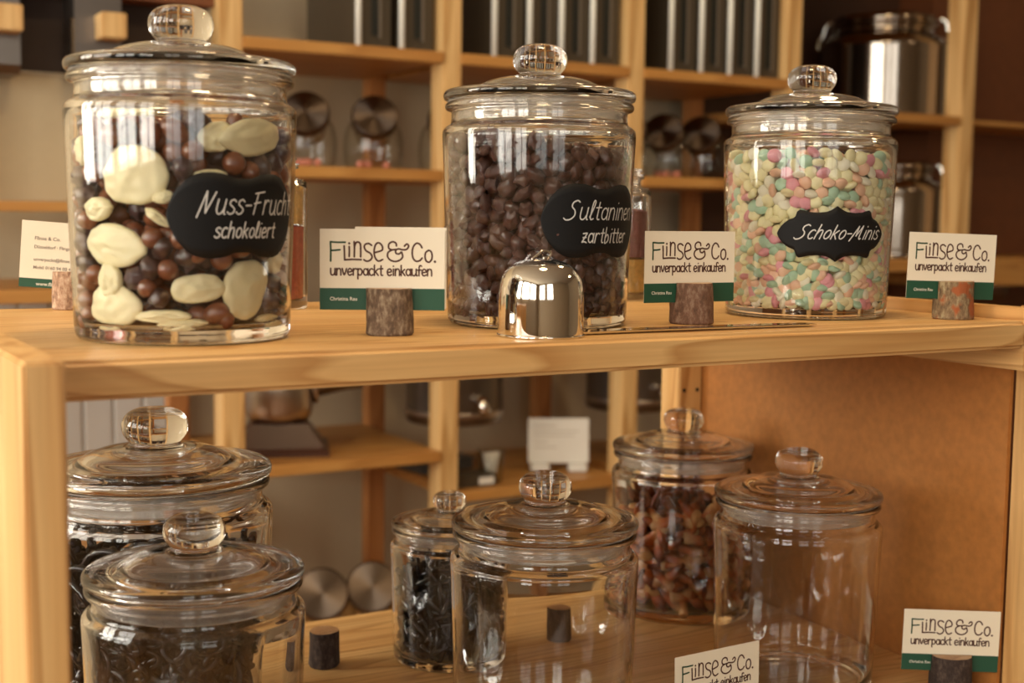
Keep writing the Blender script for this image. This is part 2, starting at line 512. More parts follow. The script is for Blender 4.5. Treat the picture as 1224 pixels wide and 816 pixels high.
# strokes on a box with x-height 1; (advance, [strokes])
G = {
 'u': (1.0, [[(.12, 1), (.12, .35), (.25, .05), (.45, 0), (.62, .12), (.75, .4)], [(.76, 1), (.76, .3), (.82, .02), (.92, 0)]]),
 'n': (.95, [[(.12, 1), (.12, 0)], [(.12, .6), (.28, .92), (.5, 1), (.68, .85), (.74, .5), (.74, 0)]]),
 'v': (.9, [[(.08, 1), (.4, .02), (.74, 1)]]),
 'e': (.9, [[(.12, .48), (.4, .5), (.7, .58), (.66, .85), (.42, 1), (.18, .82), (.1, .45), (.22, .1), (.46, 0), (.72, .14)]]),
 'r': (.78, [[(.12, 1), (.12, 0)], [(.12, .62), (.28, .9), (.48, 1), (.64, .9)]]),
 'p': (.95, [[(.12, 1), (.12, -.55)], arc(.42, .5, .32, .48, 150, -150)]),
 'a': (.95, [arc(.42, .5, .32, .48, 35, 330), [(.76, 1), (.76, .25), (.84, 0)]]),
 'c': (.82, [arc(.45, .5, .34, .5, 50, 315)]),
 'k': (.88, [[(.14, 1.55), (.14, 0)], [(.66, .95), (.16, .45)], [(.3, .56), (.72, 0)]]),
 't': (.72, [[(.34, 1.45), (.34, .3), (.42, .03), (.6, .02)], [(.06, 1.0), (.62, 1.02)]]),
 'i': (.42, [[(.2, .98), (.2, 0)], [(.2, 1.4), (.21, 1.44)]]),
 'f': (.7, [[(.66, 1.45), (.46, 1.55), (.3, 1.3), (.28, 0)], [(.04, .85), (.58, .88)]]),
 's': (.78, [[(.66, .86), (.45, 1), (.2, .9), (.18, .68), (.45, .5), (.66, .32), (.58, .08), (.32, 0), (.08, .14)]]),
 'h': (.95, [[(.14, 1.6), (.12, 0)], [(.13, .55), (.3, .92), (.52, 1), (.68, .8), (.72, 0)]]),
 'o': (.88, [arc(.42, .5, .32, .48, 90, 460, 14)]),
 'l': (.55, [[(.1, .2), (.38, 1.2), (.34, 1.6), (.18, 1.4), (.16, .3), (.28, 0), (.5, .08)]]),
 'b': (.9, [[(.14, 1.6), (.14, .05), (.4, 0), (.66, .25), (.62, .7), (.38, .85), (.16, .55)]]),
 'z': (.8, [[(.1, .95), (.62, 1)], [(.62, 1), (.12, .05)], [(.12, .05), (.42, .1), (.7, 0)], [(.16, .52), (.56, .55)]]),
 'N': (1.35, [[(.02, -.25), (.38, 1.55)], [(.38, 1.55), (.62, .05)], [(.62, .05), (1.12, 1.5)]]),
 'F': (1.15, [[(.35, 1.4), (.25, 0)], [(.05, 1.45), (1.0, 1.58)], [(.12, .75), (.78, .85)]]),
 'S': (1.2, [[(1.0, 1.45), (.75, 1.58), (.4, 1.4), (.38, 1.05), (.7, .75), (.78, .35), (.5, .02), (.1, -.05), (-.15, .1)]]),
 'M': (1.5, [[(-.05, -.2), (.45, 1.45)], [(.45, 1.45), (.55, .35)], [(.55, .35), (1.0, 1.5)], [(1.0, 1.5), (1.02, .3), (1.15, .02), (1.3, .1)]]),
 '-': (.75, [[(.1, .6), (.6, .62)]]),
 ' ': (.6, []),
}


def typeset(text, x0, y0, xh, slant=0.0, space=1.0, smooth=True):
    out = []; x = x0
    for ch in text:
        adv, st = G[ch]
        for s in st:
            p = [(x + (a + slant * b) * xh, y0 + b * xh) for a, b in s]
            out.append(catmull(p, 4) if smooth and len(p) > 2 else p)
        x += adv * xh * space
    return out, x


def ribbons(strokes, w, mapf, name, mat, parent, extra_disc=()):
    bm = bmesh.new()
    for s in strokes:
        P = [np.array(p, float) for p in s]
        # densify
        Q = [P[0]]
        for a, b in zip(P[:-1], P[1:]):
            d = np.linalg.norm(b - a); n = max(1, int(d / (w * 1.3)))
            for k in range(1, n + 1): Q.append(a + (b - a) * k / n)
        L, R = [], []
        for i, p in enumerate(Q):
            t = Q[min(i + 1, len(Q) - 1)] - Q[max(i - 1, 0)]
            l = np.linalg.norm(t); t = t / l if l > 1e-9 else np.array([1., 0])
            nrm = np.array([-t[1], t[0]]) * w / 2
            L.append(p + nrm); R.append(p - nrm)
        def cap(p, t):
            a0 = atan2(t[1], t[0]); return [p + np.array([cos(a0 + g), sin(a0 + g)]) * w / 2 for g in (-1.57, -.78, 0, .78, 1.57)]
        tl = [bm.verts.new(mapf(*p)) for p in L]; tr = [bm.verts.new(mapf(*p)) for p in R]
        for i in range(len(Q) - 1): bm.faces.new((tr[i], tr[i + 1], tl[i + 1], tl[i]))
        for i, sg in ((-1, 1), (0, -1)):
            t = (Q[-1] - Q[-2]) if sg == 1 else (Q[0] - Q[1])
            if np.linalg.norm(t) < 1e-9: continue
            c = cap(Q[i], t)
            bm.faces.new([bm.verts.new(mapf(*p)) for p in c])
    for (cx, cy, r) in extra_disc:
        bm.faces.new([bm.verts.new(mapf(cx + r * cos(2 * pi * k / 12), cy + r * sin(2 * pi * k / 12))) for k in range(12)])
    me = bpy.data.meshes.new(name); bm.to_mesh(me); bm.free()
    o = link(name, me, mat, parent)
    return o


def px2mm(s): return [((x - 92) / 8.12 * .001, (643 - y) / 8.2 * .001) for x, y in s]


_sm = lambda s: catmull(s, 5)
LOGO_F = [px2mm(s) for s in ([(152, 371), (153, 318), (151, 266)], [(151, 264), (190, 267), (232, 266)], [(155, 312), (180, 311), (203, 308)])]
LOGO = [px2mm(s) for s in (
    [(226, 286), (228, 320), (229, 364)], [(229, 364), (270, 361), (320, 362)],
    [(254, 290), (255, 315), (254, 345)],
    [(281, 262), (283, 300), (282, 346)], _sm([(283, 292), (290, 270), (303, 264), (315, 275), (317, 305), (317, 346)]),
    _sm([(377, 282), (362, 272), (343, 276), (337, 292), (347, 312), (370, 326), (380, 345), (370, 364), (350, 370), (335, 362)]),
    _sm([(393, 322), (415, 316), (436, 306), (434, 282), (415, 267), (398, 280), (391, 315), (397, 350), (415, 369), (438, 360)]),
    _sm([(558, 284), (572, 272), (581, 284), (570, 302), (545, 304), (525, 300), (510, 308), (512, 324), (528, 328), (540, 318)]),
    _sm([(543, 318), (548, 345), (530, 364), (505, 370), (480, 362), (465, 342), (470, 318), (492, 306), (512, 303)]),
    _sm([(492, 306), (473, 298), (472, 275), (490, 261), (510, 267), (514, 283)]),
    _sm([(655, 292), (643, 273), (625, 268), (608, 285), (601, 318), (606, 350), (622, 367), (643, 364), (656, 350)]),
    _sm([(692, 306), (676, 318), (672, 342), (678, 364), (694, 372), (708, 358), (711, 332), (704, 312), (690, 306)]))]
LOGO_D = [((254 - 92) / 8.12e3, (643 - 272) / 8.2e3, .0008), ((727 - 92) / 8.12e3, (643 - 369) / 8.2e3, .0009)]

_fonts = {}
def text_mesh(txt, size):
    cu = bpy.data.curves.new('txt', 'FONT'); cu.body = txt; cu.size = size; cu.resolution_u = 3
    cu.offset = size * .012
    o = bpy.data.objects.new('txt', cu); COL.objects.link(o)
    dg = bpy.context.evaluated_depsgraph_get()
    me = bpy.data.meshes.new_from_object(o.evaluated_get(dg))
    bpy.data.objects.remove(o); me.name = 'printed_text'
    me.materials.clear()
    return me


def front_card(label, loc, rotz, tilt=0.0, roll=0.0, holder_mat='bark', hlabel='', hr=.0155, hh=.032, shift=0.0, second=False, lift=.017):
    """card faces local -y, its bottom edge centre at the thing's base"""
    c = thing('business_card', label, 'card', loc, rotz)
    c.rotation_euler = (tilt, roll, rotz)
    c.location.z += lift
    W, H, T = .085, .055, .0004
    obj('card_sheet', box(-W / 2, W / 2, 0, T, 0, H), M['card'], c)
    obj('green_band', box(-W / 2, W / 2, -.00008, 0, 0, .0148), M['green'], c)
    mp = lambda x, y: (x - W / 2, -.00016, y)
    o = ribbons(LOGO_F, .00125, mp, 'logo_letter', M['ink_green'], c); o['label'] = 'dark green letter F'
    o = ribbons(LOGO, .00125, mp, 'logo', M['ink'], c, LOGO_D)
    s, x = typeset('unverpackt einkaufen', (148 - 92) / 8.12e3, (643 - 449) / 8.2e3, .0045, 0, .905)
    ribbons(s, .00108, mp, 'slogan', M['ink'], c)
    me = text_mesh('Christina Rau', .0034)
    link('printed_name', me, M['ink_white'], c, loc=(-W / 2 + .0068, -.00016, .0064), rot=(pi / 2, 0, 0))
    return c


def log(label, loc, mat, r=.0155, h=.032, slot=None, seed=1, lean=0.0, rotz=0):
    t = thing('log_slice', label, 'card holder', loc, rotz)
    rnd = random.Random(seed); ph = [rnd.uniform(0, 6.28) for _ in range(6)]
    def wob(a, z): return 1 + .035 * sin(2 * a + ph[0]) + .025 * sin(3 * a + ph[1] + z * 60) + .015 * sin(7 * a + ph[2] + z * 130) + .01 * sin(13 * a + ph[3] + z * 300)
    prof = [(0, 0), (r * .96, 0), (r * 1.03, .0012)] + [(r * (1.03 - .05 * k / 10), h * (.06 + .9 * k / 10)) for k in range(11)] + [(r * .965, h), (0, h)]
    bm = bmesh.new(); add_lathe(bm, prof, 48, closed=False, wob=wob)
    for v in bm.verts: v.co.x += lean * v.co.z
    for f in bm.faces:
        n = f.calc_center_median()
        if n.z > h - 1e-5: f.material_index = 1
    me = tomesh(bm, 'log_body'); me.materials.append(mat); me.materials.append(M['cork_end'])
    sel = [p.material_index == 0 for p in me.polygons]; me.polygons.foreach_set('use_smooth', sel)
    o = link('log_body', me, None, t)
    if slot is not None:
        cut = bpy.data.objects.new('cut', tomesh(box(-.04, .04, -.0012, .0012, h - .0155, h + .02), 'cut'))
        COL.objects.link(cut); cut.rotation_euler = (0, 0, slot); cut.location = loc
        md = o.modifiers.new('slot', 'BOOLEAN'); md.object = cut; md.operation = 'DIFFERENCE'; md.solver = 'EXACT'
        bpy.context.view_layer.update()
        dg = bpy.context.evaluated_depsgraph_get()
        nm = bpy.data.meshes.new_from_object(o.evaluated_get(dg))
        o.modifiers.clear(); o.data = nm
        bpy.data.objects.remove(cut)
    return t


# ------------------------------------------------------------------ glass jars
def scaled(p, k, kz=None):
    kz = k if kz is None else kz
    return [(r * k * .001, z * kz * .001) for r, z in p]


OUTER = catmull([(0, 2.2), (30, 2.0), (58, 1.2), (63, 0), (67.5, .8), (69.6, 4), (70.3, 10), (71, 30), (72.7, 75), (74.3, 125), (74.9, 140), (75, 145),
                 (74.4, 148.5), (72, 151), (69.4, 152.6), (68.4, 155), (68.2, 161), (69.4, 162.8), (72.2, 163.8), (73.2, 166), (72.2, 168.6), (69, 169.6)], 3)
INNER = catmull([(65.5, 169.5), (64.9, 162), (65.2, 154), (67, 151), (70.4, 147), (71.6, 142), (71.4, 125), (69.9, 75), (68.3, 30), (67.4, 16), (64.5, 11), (58, 9), (30, 8.6), (0, 8.4)], 3)
LID_T = catmull([(16.8, 190.4), (19, 189.4), (27, 189.2), (35, 187.8), (42.5, 185.2), (48, 182.0), (50.5, 180.0), (54, 179.8), (62, 179.6), (69, 179.0), (72.6, 178.0), (74.3, 176),
                 (74.4, 173.2), (73.2, 171.2), (69.5, 170.3)], 3)
LID_B = catmull([(69.5, 170.2), (64, 170.4), (62.6, 168), (62.4, 156), (61.4, 154.6), (60, 155.2), (59.6, 166), (58, 172), (52, 175), (46, 177.5), (38, 182.0), (26, 185), (14, 186.2), (0, 186.5)], 3)
KNOB = catmull([(0, 191.0), (15.6, 190.9), (16.4, 191.4), (16.2, 192.6), (18.6, 195.5), (20.6, 199), (21.2, 203), (20.2, 207.5), (17, 211.5), (12, 214), (6, 215), (0, 215.2)], 3)
LIDTOP = [(0, 190.8), (15.5, 190.8), (16.6, 190.4)]
SEAL = [(62.9, 164.5), (64.6, 164.8), (64.6, 169.7), (70.6, 169.9), (71.9, 169.2), (72.2, 168.6), (71.8, 170.0), (70, 170.1), (63.5, 170.1), (62.9, 169)]


def jar(label, loc, k=1.0, kz=None, group=None, rotz=0, lidshift=0):
    t = thing('glass_jar', label, 'jar', loc, rotz, group)
    bm = bmesh.new(); add_lathe(bm, scaled(OUTER, k, kz) + scaled(INNER, k, kz), 96, closed=False)
    obj('jar_body', bm, M['glass'], t, True)
    kl = k
    dz = 0 if kz is None else (169.8 * kz - 169.8 * k) * .001
    def sh(p): return [(r, z + dz) for r, z in scaled(p, k)]
    bm = bmesh.new(); add_lathe(bm, sh(LIDTOP) + sh(LID_T) + sh(LID_B), 96, closed=False)
    lid = obj('lid', bm, M['glass_lid'], t, True)
    bm = bmesh.new(); add_lathe(bm, sh(KNOB), 48, closed=False)
    obj('knob', bm, M['glass_lid'], lid, True)
    bm = bmesh.new()
    add_lathe(bm, sh([(62.75, 155.5), (64.5, 155.5), (64.5, 169.7), (71.4, 169.8), (71.4, 170.1), (62.75, 170.1)]), 72, closed=True)
    obj('seal_ring', bm, M['seal'], t, True)
    return t


def rin(h):   # inner radius (m) of the standard jar at height h (m)
    return (67.9 + (71.6 - 67.9) * min(max(h / .142, 0), 1)) * .001


def rin_k(k): return lambda h: rin(h / k) * k


def sticker(jt, jloc, k, off_deg, zc, hw, hfun, hh, lines, pen=.0013):
    phi0 = atan2(-jloc[1], -jloc[0]) + radians(off_deg)
    def mapper(d):
        def f(u, v):
            z = zc + v
            R = (70.4 + (74.95 - 70.4) * min(max((z / k - .010) / .132, 0), 1)) * .001 * k + d
            a = phi0 + u / (.0745 * k)
            return (R * cos(a), R * sin(a), z)
        return f
    bm = bmesh.new(); nU, nV = 90, 8
    for d in (.0002,):
        f = mapper(d); grid = []
        for i in range(nU + 1):
            u = -1 + 2 * i / nU; h = max(hfun(abs(u)), .02) * hh
            grid.append([bm.verts.new(f(u * hw, -h + 2 * h * j / nV)) for j in range(nV + 1)])
        for i in range(nU):
            for j in range(nV): bm.faces.new((grid[i][j], grid[i + 1][j], grid[i + 1][j + 1], grid[i][j + 1]))
    me = bpy.data.meshes.new('chalk_label'); bm.to_mesh(me); bm.free()
    me.polygons.foreach_set('use_smooth', [True] * len(me.polygons))
    st = link('chalk_label', me, M['slate'], jt)
    sd = st.modifiers.new('thick', 'SOLIDIFY'); sd.thickness = .00018; sd.offset = 0
    ribbons(lines, pen, mapper(.0005), 'handwriting', M['chalk'], st)
    return st


def interp(tab):
    xs = [a for a, b in tab]; ys = [b for a, b in tab]
    return lambda t: float(np.interp(t, xs, ys))


H_A = interp([(0, .86), (.12, .87), (.28, .97), (.42, 1), (.55, .99), (.66, .93), (.74, .84), (.80, .74), (.88, .58), (.94, .38), (.98, .18), (1, 0)])
H_B = interp([(0, 1), (.05, .93), (.1, .86), (.18, .79), (.32, .76), (.46, .78), (.56, .84), (.62, .86), (.665, .80), (.69, .62), (.72, .56), (.8, .5), (.88, .38), (.94, .24), (.98, .12), (1, 0)])

K1, K2, K3 = .985, .975, .97
J1, J2, J3 = (.2525, .870, US), (.5285, .878, US), (.7955, .873, US)
j1 = jar('large lidded glass jar of mixed chocolate nuts and white chocolate pieces, label Nuss-Frucht', J1, K1, 1.0)
j2 = jar('large lidded glass jar of dark chocolate raisins, label Sultaninen zartbitter', J2, K2, .982)
j3 = jar('large lidded glass jar of pastel chocolate lentils, label Schoko-Minis', J3, K3, .992)


def fit_text(txt, x0, x1, y0, xh, slant):
    s, x = typeset(txt, 0, 0, xh, slant)
    k = (x1 - x0) / x
    return [[(x0 + a * k, y0 + b) for a, b in q] for q in s]


sticker(j1, J1, K1, 30, .080, .0485, H_A, .0262,
        fit_text('Nuss-Frucht', -.030, .047, .001, .0088, .3) + fit_text('schokoliert', -.020, .027, -.0135, .0062, .25), .00095)
sticker(j2, J2, K2, 40, .079, .049, H_A, .0265,
        fit_text('Sultaninen', -.031, .041, .001, .0085, .25) + fit_text('zartbitter', -.018, .031, -.0155, .0068, .2), .00095)
sticker(j3, J3, K3, 19, .0705, .049, H_B, .0225, fit_text('Schoko-Minis', -.034, .042, -.004, .0072, .5), .001)

# ------------------------------------------------------------------ packing of sweets
def pack(n, rad, rfun, r_in, h, seed, fixed=None, iters=150, z0=.0095):
    rng = np.random.default_rng(seed)
    nf = 0 if fixed is None else len(fixed[0])
    r = rng.uniform(rad[0], rad[1], n)
    a = rng.uniform(0, 2 * pi, n); rr = np.sqrt(rng.uniform(r_in ** 2, (rfun(h) - rad[0]) ** 2, n))
    z = z0 + rng.uniform(0, 1.0, n) * h * 1.05
    P = np.stack([rr * np.cos(a), rr * np.sin(a), z], 1)
    if nf: P = np.vstack([fixed[0], P]); r = np.concatenate([fixed[1], r])
    F0 = P[:nf].copy()
    rmax = r.max()
    pi_, pj_ = None, None
    for it in range(iters):
        if it % 6 == 0:
            X = P.astype(np.float32)
            sq = (X ** 2).sum(1); D = sq[:, None] + sq[None] - 2 * X @ X.T
            I, J = np.nonzero(D < (2 * rmax * 1.25) ** 2); k = I < J; pi_, pj_ = I[k], J[k]
        if it < iters * .8: P[nf:, 2] -= .0007 if it < iters * .5 else .0003
        for _ in range(2):
            d = P[pi_] - P[pj_]; L = np.linalg.norm(d, axis=1) + 1e-9
            o = (r[pi_] + r[pj_]) - L; m = o > 0
            c = (d[m] / L[m][:, None]) * (o[m] * .5)[:, None] * .9
            np.add.at(P, pi_[m], c); np.add.at(P, pj_[m], -c)
            R = np.hypot(P[:, 0], P[:, 1]) + 1e-9
            z = np.clip(P[:, 2], 0, .142)
            lim = .0679 * (rfun(.05) / rin(.05)) + (.0037) * z / .142 if False else np.array([rfun(q) for q in z]) - r
            s = np.where(R > lim, lim / R, 1.0); s = np.where(R < r_in, r_in / R, s)
            P[:, 0] *= s; P[:, 1] *= s
            P[:, 2] = np.maximum(P[:, 2], z0 + r)
            if nf: P[:nf] = F0
    return P[nf:], r[nf:]


def blob_mesh(name, sx, sy, sz, sub=3, wr=0.0, seed=0, fr=1.0, mat=None, flat=0):
    bm = bmesh.new(); bmesh.ops.create_icosphere(bm, subdivisions=sub, radius=1)
    off = Vector((seed * 3.1, seed * 1.7, seed))
    for v in bm.verts:
        p = v.co.copy()
        k = 1 + wr * noise.noise(p * fr + off) + wr * .6 * noise.noise(p * fr * 2.6 + off)
        v.co = Vector((p.x * sx, p.y * sy, p.z * sz)) * k
    me = tomesh(bm, name, True)
    if mat: me.materials.append(mat)
    return me


def join_stuff(name, items, mats, label, cat, group=None):
    """items: list of (mesh, matrix, material index) joined into one stuff object"""
    V, Fc, MI = [], [], []; base = 0
    cache = {}
    for me, mt, mi in items:
        if me.name not in cache:
            co = np.zeros(len(me.vertices) * 3); me.vertices.foreach_get('co', co)
            fs = np.zeros(len(me.loops), int); me.loops.foreach_get('vertex_index', fs)
            ls = np.zeros(len(me.polygons), int); me.polygons.foreach_get('loop_total', ls)
            cache[me.name] = (co.reshape(-1, 3), fs, ls)
        co, fs, ls = cache[me.name]
        A = np.array(mt)
        V.append(co @ A[:3, :3].T + A[:3, 3]); Fc.append((fs + base, ls)); MI.append(np.full(len(ls), mi)); base += len(co)
    V = np.vstack(V); idx = np.concatenate([a for a, b in Fc]); ls = np.concatenate([b for a, b in Fc]); MI = np.concatenate(MI)
    me = bpy.data.meshes.new(name)
    me.vertices.add(len(V)); me.vertices.foreach_set('co', V.ravel())
    me.loops.add(len(idx)); me.loops.foreach_set('vertex_index', idx)
    me.polygons.add(len(ls)); st = np.concatenate([[0], np.cumsum(ls)[:-1]])
    me.polygons.foreach_set('loop_start', st); me.polygons.foreach_set('loop_total', ls)
    me.polygons.foreach_set('material_index', MI); me.polygons.foreach_set('use_smooth', np.ones(len(ls), bool))
    me.update(calc_edges=True)
    for m in mats: me.materials.append(m)
    o = link(name, me); return tag(o, label, cat, group, 'stuff')


def front_rank(P, jloc, r_lim):
    c = np.array([-jloc[0], -jloc[1], 0.]); c /= np.linalg.norm(c)
    R = np.hypot(P[:, 0], P[:, 1])
    facing = (P[:, 0] * c[0] + P[:, 1] * c[1]) / R
    return np.where(R > r_lim, facing, facing - 3)


def region(P, jloc, h):
    c = math.hypot(*jloc[:2]); s = (P[0] * -jloc[1] + P[1] * jloc[0]) / -c      # sideways, to the viewer's right
    v = 'near the top' if P[2] > h * .68 else 'low down' if P[2] < h * .34 else 'at mid height'
    u = 'left' if s < -.022 else 'right' if s > .022 else 'front middle'
    return '%s, %s' % (v, u)


def rot_m(eul): return Euler(eul).to_matrix().to_4x4()


def wall_matrix(P, ang_jit, rng):
    """local z points out to the jar wall"""
    a = atan2(P[1], P[0])
    return Matrix.Rotation(a, 4, 'Z') @ Matrix.Rotation(pi / 2 + rng.uniform(-ang_jit, ang_jit), 4, 'Y') @ Matrix.Rotation(rng.uniform(-ang_jit, ang_jit), 4, 'X') @ Matrix.Rotation(rng.uniform(0, 6.28), 4, 'Z')


# ---- jar 1: nuts, berries, white chocolate
rng = random.Random(5)
phi1 = atan2(-J1[1], -J1[0])
S1, C1 = 1600 / .80, 215.0
WH = [(155, 208, 75, 70, 0), (309, 159, 70, 46, 8), (262, 160, 44, 36, 20), (122, 289, 66, 50, -5), (121, 330, 24, 40, 10), (107, 247, 28, 28, 0), (121, 374, 56, 58, 0),
      (234, 340, 66, 42, 4), (298, 341, 52, 74, -22), (187, 374, 66, 17, 2), (212, 386, 60, 13, 4), (183, 256, 34, 13, -35), (131, 132, 34, 11, 3), (168, 132, 30, 9, -3),
      (90, 180, 12, 36, 15), (336, 305, 14, 34, 0), (330, 382, 24, 14, 0), (250, 205, 40, 14, 5), (190, 232, 26, 16, 10), (345, 240, 14, 40, 5)]
fixP, fixR, wh_objs, discs = [], [], [], []
for i, (px, py, w, h, rot) in enumerate(WH):
    u = max(-.93, min(.93, (px - C1) / 136.0)); off = math.asin(u)
    Dd = .872 * 1.04 - .07 * cos(off) * 1.0
    sc = 1600 / (sqrt(J1[0] ** 2 + J1[1] ** 2) * .985 - .07 * cos(off))
    ww = w / sc / max(.5, cos(off)) / 2; hh = h / sc / 2
    z = 1.28 - (py - 253) / sc - US
    th = .0046
    z = max(z, .0095 + hh * .9); z = min(z, .143 - hh * .6)
    R = rin_k(K1)(z) - th - (.0006 if min(w, h) > 20 else .001) - (ww * ww / (2 * .07)) * .55
    if i == 2: R -= .006
    a = phi1 + off
    rnd_ = random.Random(i)
    bm = bmesh.new(); bmesh.ops.create_icosphere(bm, subdivisions=4, radius=1)
    ph = Vector((i * 2.3, 1.1 * i, .7))
    for v in bm.verts:
        p = v.co.copy(); e = atan2(p.y, p.x); q = sqrt(p.x ** 2 + p.y ** 2)
        k = 1 + .11 * noise.noise(Vector((cos(e), sin(e), 0)) * 1.3 + ph) + .05 * noise.noise(Vector((cos(e), sin(e), 0)) * 3 + ph)
        if i == 7: k *= 1 - .16 * abs(sin(e)) ** 4          # waist of the peanut-shaped piece
        zz = (abs(p.z) ** .75) * (1 if p.z > 0 else -1)
        dent = 1 - .2 * math.exp(-((q - .6) / .15) ** 2) + .30 * noise.noise(Vector((p.x, p.y, 0)) * 3.2 + ph) + .16 * noise.noise(Vector((p.x, p.y, 0)) * 7 + ph)
        bend = -(p.x * ww) ** 2 / (2 * .072)
        v.co = Vector((p.x * k * ww, p.y * k * hh, zz * th * dent + bend))
    me = tomesh(bm, 'white_piece', True)
    # local x along the tangent, y up, z outwards
    mt = Matrix.Translation(Vector(J1) + Vector((R * cos(a), R * sin(a), z))) @ Matrix((( -sin(a), 0, cos(a), 0), (cos(a), 0, sin(a), 0), (0, 1, 0, 0), (0, 0, 0, 1))) @ Matrix.Rotation(radians(rot), 4, 'Z')
    o = link('white_chocolate_piece', me, M['whitechoc']); o.matrix_world = mt
    wh_objs.append((o, px, py)); discs.append((mt.inverted(), ww, hh))
    n_x = max(1, int(ww / .0045)); n_y = max(1, int(hh / .0045))
    for ix in range(-n_x, n_x + 1):
        for iy in range(-n_y, n_y + 1):
            fx, fy = ix / (n_x + .5), iy / (n_y + .5)
            if fx * fx + fy * fy > 1: continue
            q = mt @ Vector((fx * ww, fy * hh, -(fx * ww) ** 2 / .144)) - Vector(J1)
            fixP.append(q); fixR.append(.0042)
WL = ['large round white chocolate disc below the shoulder, upper left in the Nuss-Frucht jar', 'big tilted white chocolate slice at the top right of the Nuss-Frucht jar',
      'white chocolate slice half behind another, top right in the Nuss-Frucht jar', 'wide oval white chocolate disc left of the chalk label, Nuss-Frucht jar',
      'narrow upright white chocolate bean between two discs, left in the Nuss-Frucht jar', 'small white chocolate bean below left of the large round disc',
      'round white chocolate disc at the bottom left of the Nuss-Frucht jar', 'peanut-shaped white chocolate piece under the chalk label, Nuss-Frucht jar',
      'big tilted grooved white chocolate oval at the lower right of the Nuss-Frucht jar', 'long white chocolate finger seen edge-on, upper of two at the jar bottom',
      'thin white chocolate finger at the very bottom, lower of the two edge-on ones', 'slanting white chocolate strip at the left edge of the Nuss-Frucht chalk label',
      'white chocolate piece edge-on at the fill top, leftmost, Nuss-Frucht jar', 'white chocolate piece edge-on at the fill top, second from left, Nuss-Frucht jar',
      'narrow white chocolate sliver at the left wall of the Nuss-Frucht jar', 'white chocolate sliver at the right wall below the chalk label, Nuss-Frucht jar',
      'small white chocolate chip at the bottom right of the Nuss-Frucht jar', 'white chocolate edge just above the Nuss-Frucht chalk label',
      'small pale chip right below the large round white disc, Nuss-Frucht jar', 'white chocolate sliver at the right wall beside the chalk label, Nuss-Frucht jar']
for (o, px, py), lb in zip(wh_objs, WL): tag(o, lb, 'chocolate', 'white chocolate pieces in the mixed jar')

P, R = pack(900, (.0062, .0082), rin_k(K1), .034, .140, 3, (np.array([tuple(p) for p in fixP]), np.array(fixR)), 160)
def clear(p, r):
    for inv, ww, hh in discs:
        q = inv @ (Vector(p) + Vector(J1))
        if (q.x / (ww + r * .55)) ** 2 + (q.y / (hh + r * .55)) ** 2 < 1 and q.z + q.x ** 2 / .144 > -(.0046 + r * .72): return False
    return True


keep = np.array([p[2] < .1405 and clear(p, r) for p, r in zip(P, R)])
P, R = P[keep], R[keep]
KIND1 = [('milk', 'round milk chocolate nut ball in the Nuss-Frucht jar', 'milk chocolate balls in the mixed jar', .0), ('dark', 'dark knobbly chocolate nut in the Nuss-Frucht jar', 'dark chocolate nuts in the mixed jar', .12),
         ('plum', 'wrinkled plum brown chocolate berry in the Nuss-Frucht jar', 'wrinkled chocolate berries in the mixed jar', .2)]
meshes1 = []
for k in range(9):
    ki = (0, 0, 0, 0, 1, 1, 1, 2, 2)[k]
    sh = [(1, 1, 1), (1.15, .95, .95), (1.3, .92, .9), (1, 1, .95), (1.2, .95, .95), (1, 1, 1), (1.25, .9, .9), (1.15, .95, .95), (1, 1, 1)][k]
    meshes1.append((blob_mesh('choc', *sh, sub=3, wr=(.05, .22, .3)[ki], seed=k, fr=(1, 1.6, 2.4)[ki], mat=M[KIND1[ki][0]]), ki))
rank = front_rank(P, J1, .045); order = np.argsort(-rank)
stuff = []
for n_, i in enumerate(order):
    me, ki = meshes1[rng.choice((0, 1, 2, 3, 3, 0, 4, 5, 6, 7, 8))]
    mt = Matrix.Translation(Vector(P[i]) + Vector(J1)) @ rot_m((rng.uniform(0, 6), rng.uniform(0, 6), rng.uniform(0, 6))) @ Matrix.Scale(R[i] * .97, 4)
    if n_ < 250:
        o = link('chocolate_nut', me); o.matrix_world = mt; w_ = region(P[i], J1, .14); tag(o, KIND1[ki][1] + ', ' + w_, 'chocolate', KIND1[ki][2] + ', ' + w_)
    else: stuff.append((me, mt, ki))
join_stuff('chocolate_nut_filling', stuff, [M[k[0]] for k in KIND1], 'chocolate nuts deeper inside the Nuss-Frucht jar', 'chocolates')

# ---- jar 2: chocolate raisins
P, R = pack(1500, (.0050, .0072), rin_k(K2), .046, .140, 11, None, 150)
az = np.arctan2(P[:, 1], P[:, 0]); right = np.array([cos(radians(-30)), sin(radians(-30))])
side = (P[:, 0] * right[0] + P[:, 1] * right[1]) / .07
keep = P[:, 2] < .137 - np.clip(side, -.3, 1) * .012
P, R = P[keep], R[keep]
m2 = [blob_mesh('raisin', *s, sub=3, wr=.32, seed=k + 20, fr=2.1, mat=M['raisin']) for k, s in enumerate([(1.3, 1, .85), (1.15, 1, .9), (1.45, .9, .8), (1, 1, .9), (1.25, 1.05, .72), (1.35, .85, .9)])]
order = np.argsort(-front_rank(P, J2, .056)); stuff = []
for n_, i in enumerate(order):
    me = rng.choice(m2)
    mt = Matrix.Translation(Vector(P[i]) + Vector(J2)) @ rot_m((rng.uniform(0, 6), rng.uniform(0, 6), rng.uniform(0, 6))) @ Matrix.Scale(R[i] * .99, 4)
    if n_ < 300:
        o = link('chocolate_raisin', me); o.matrix_world = mt; w_ = region(P[i], J2, .137); tag(o, 'glossy chocolate raisin in the Sultaninen jar, ' + w_, 'chocolate', 'chocolate raisins in the middle jar, ' + w_)
    else: stuff.append((me, mt, 0))
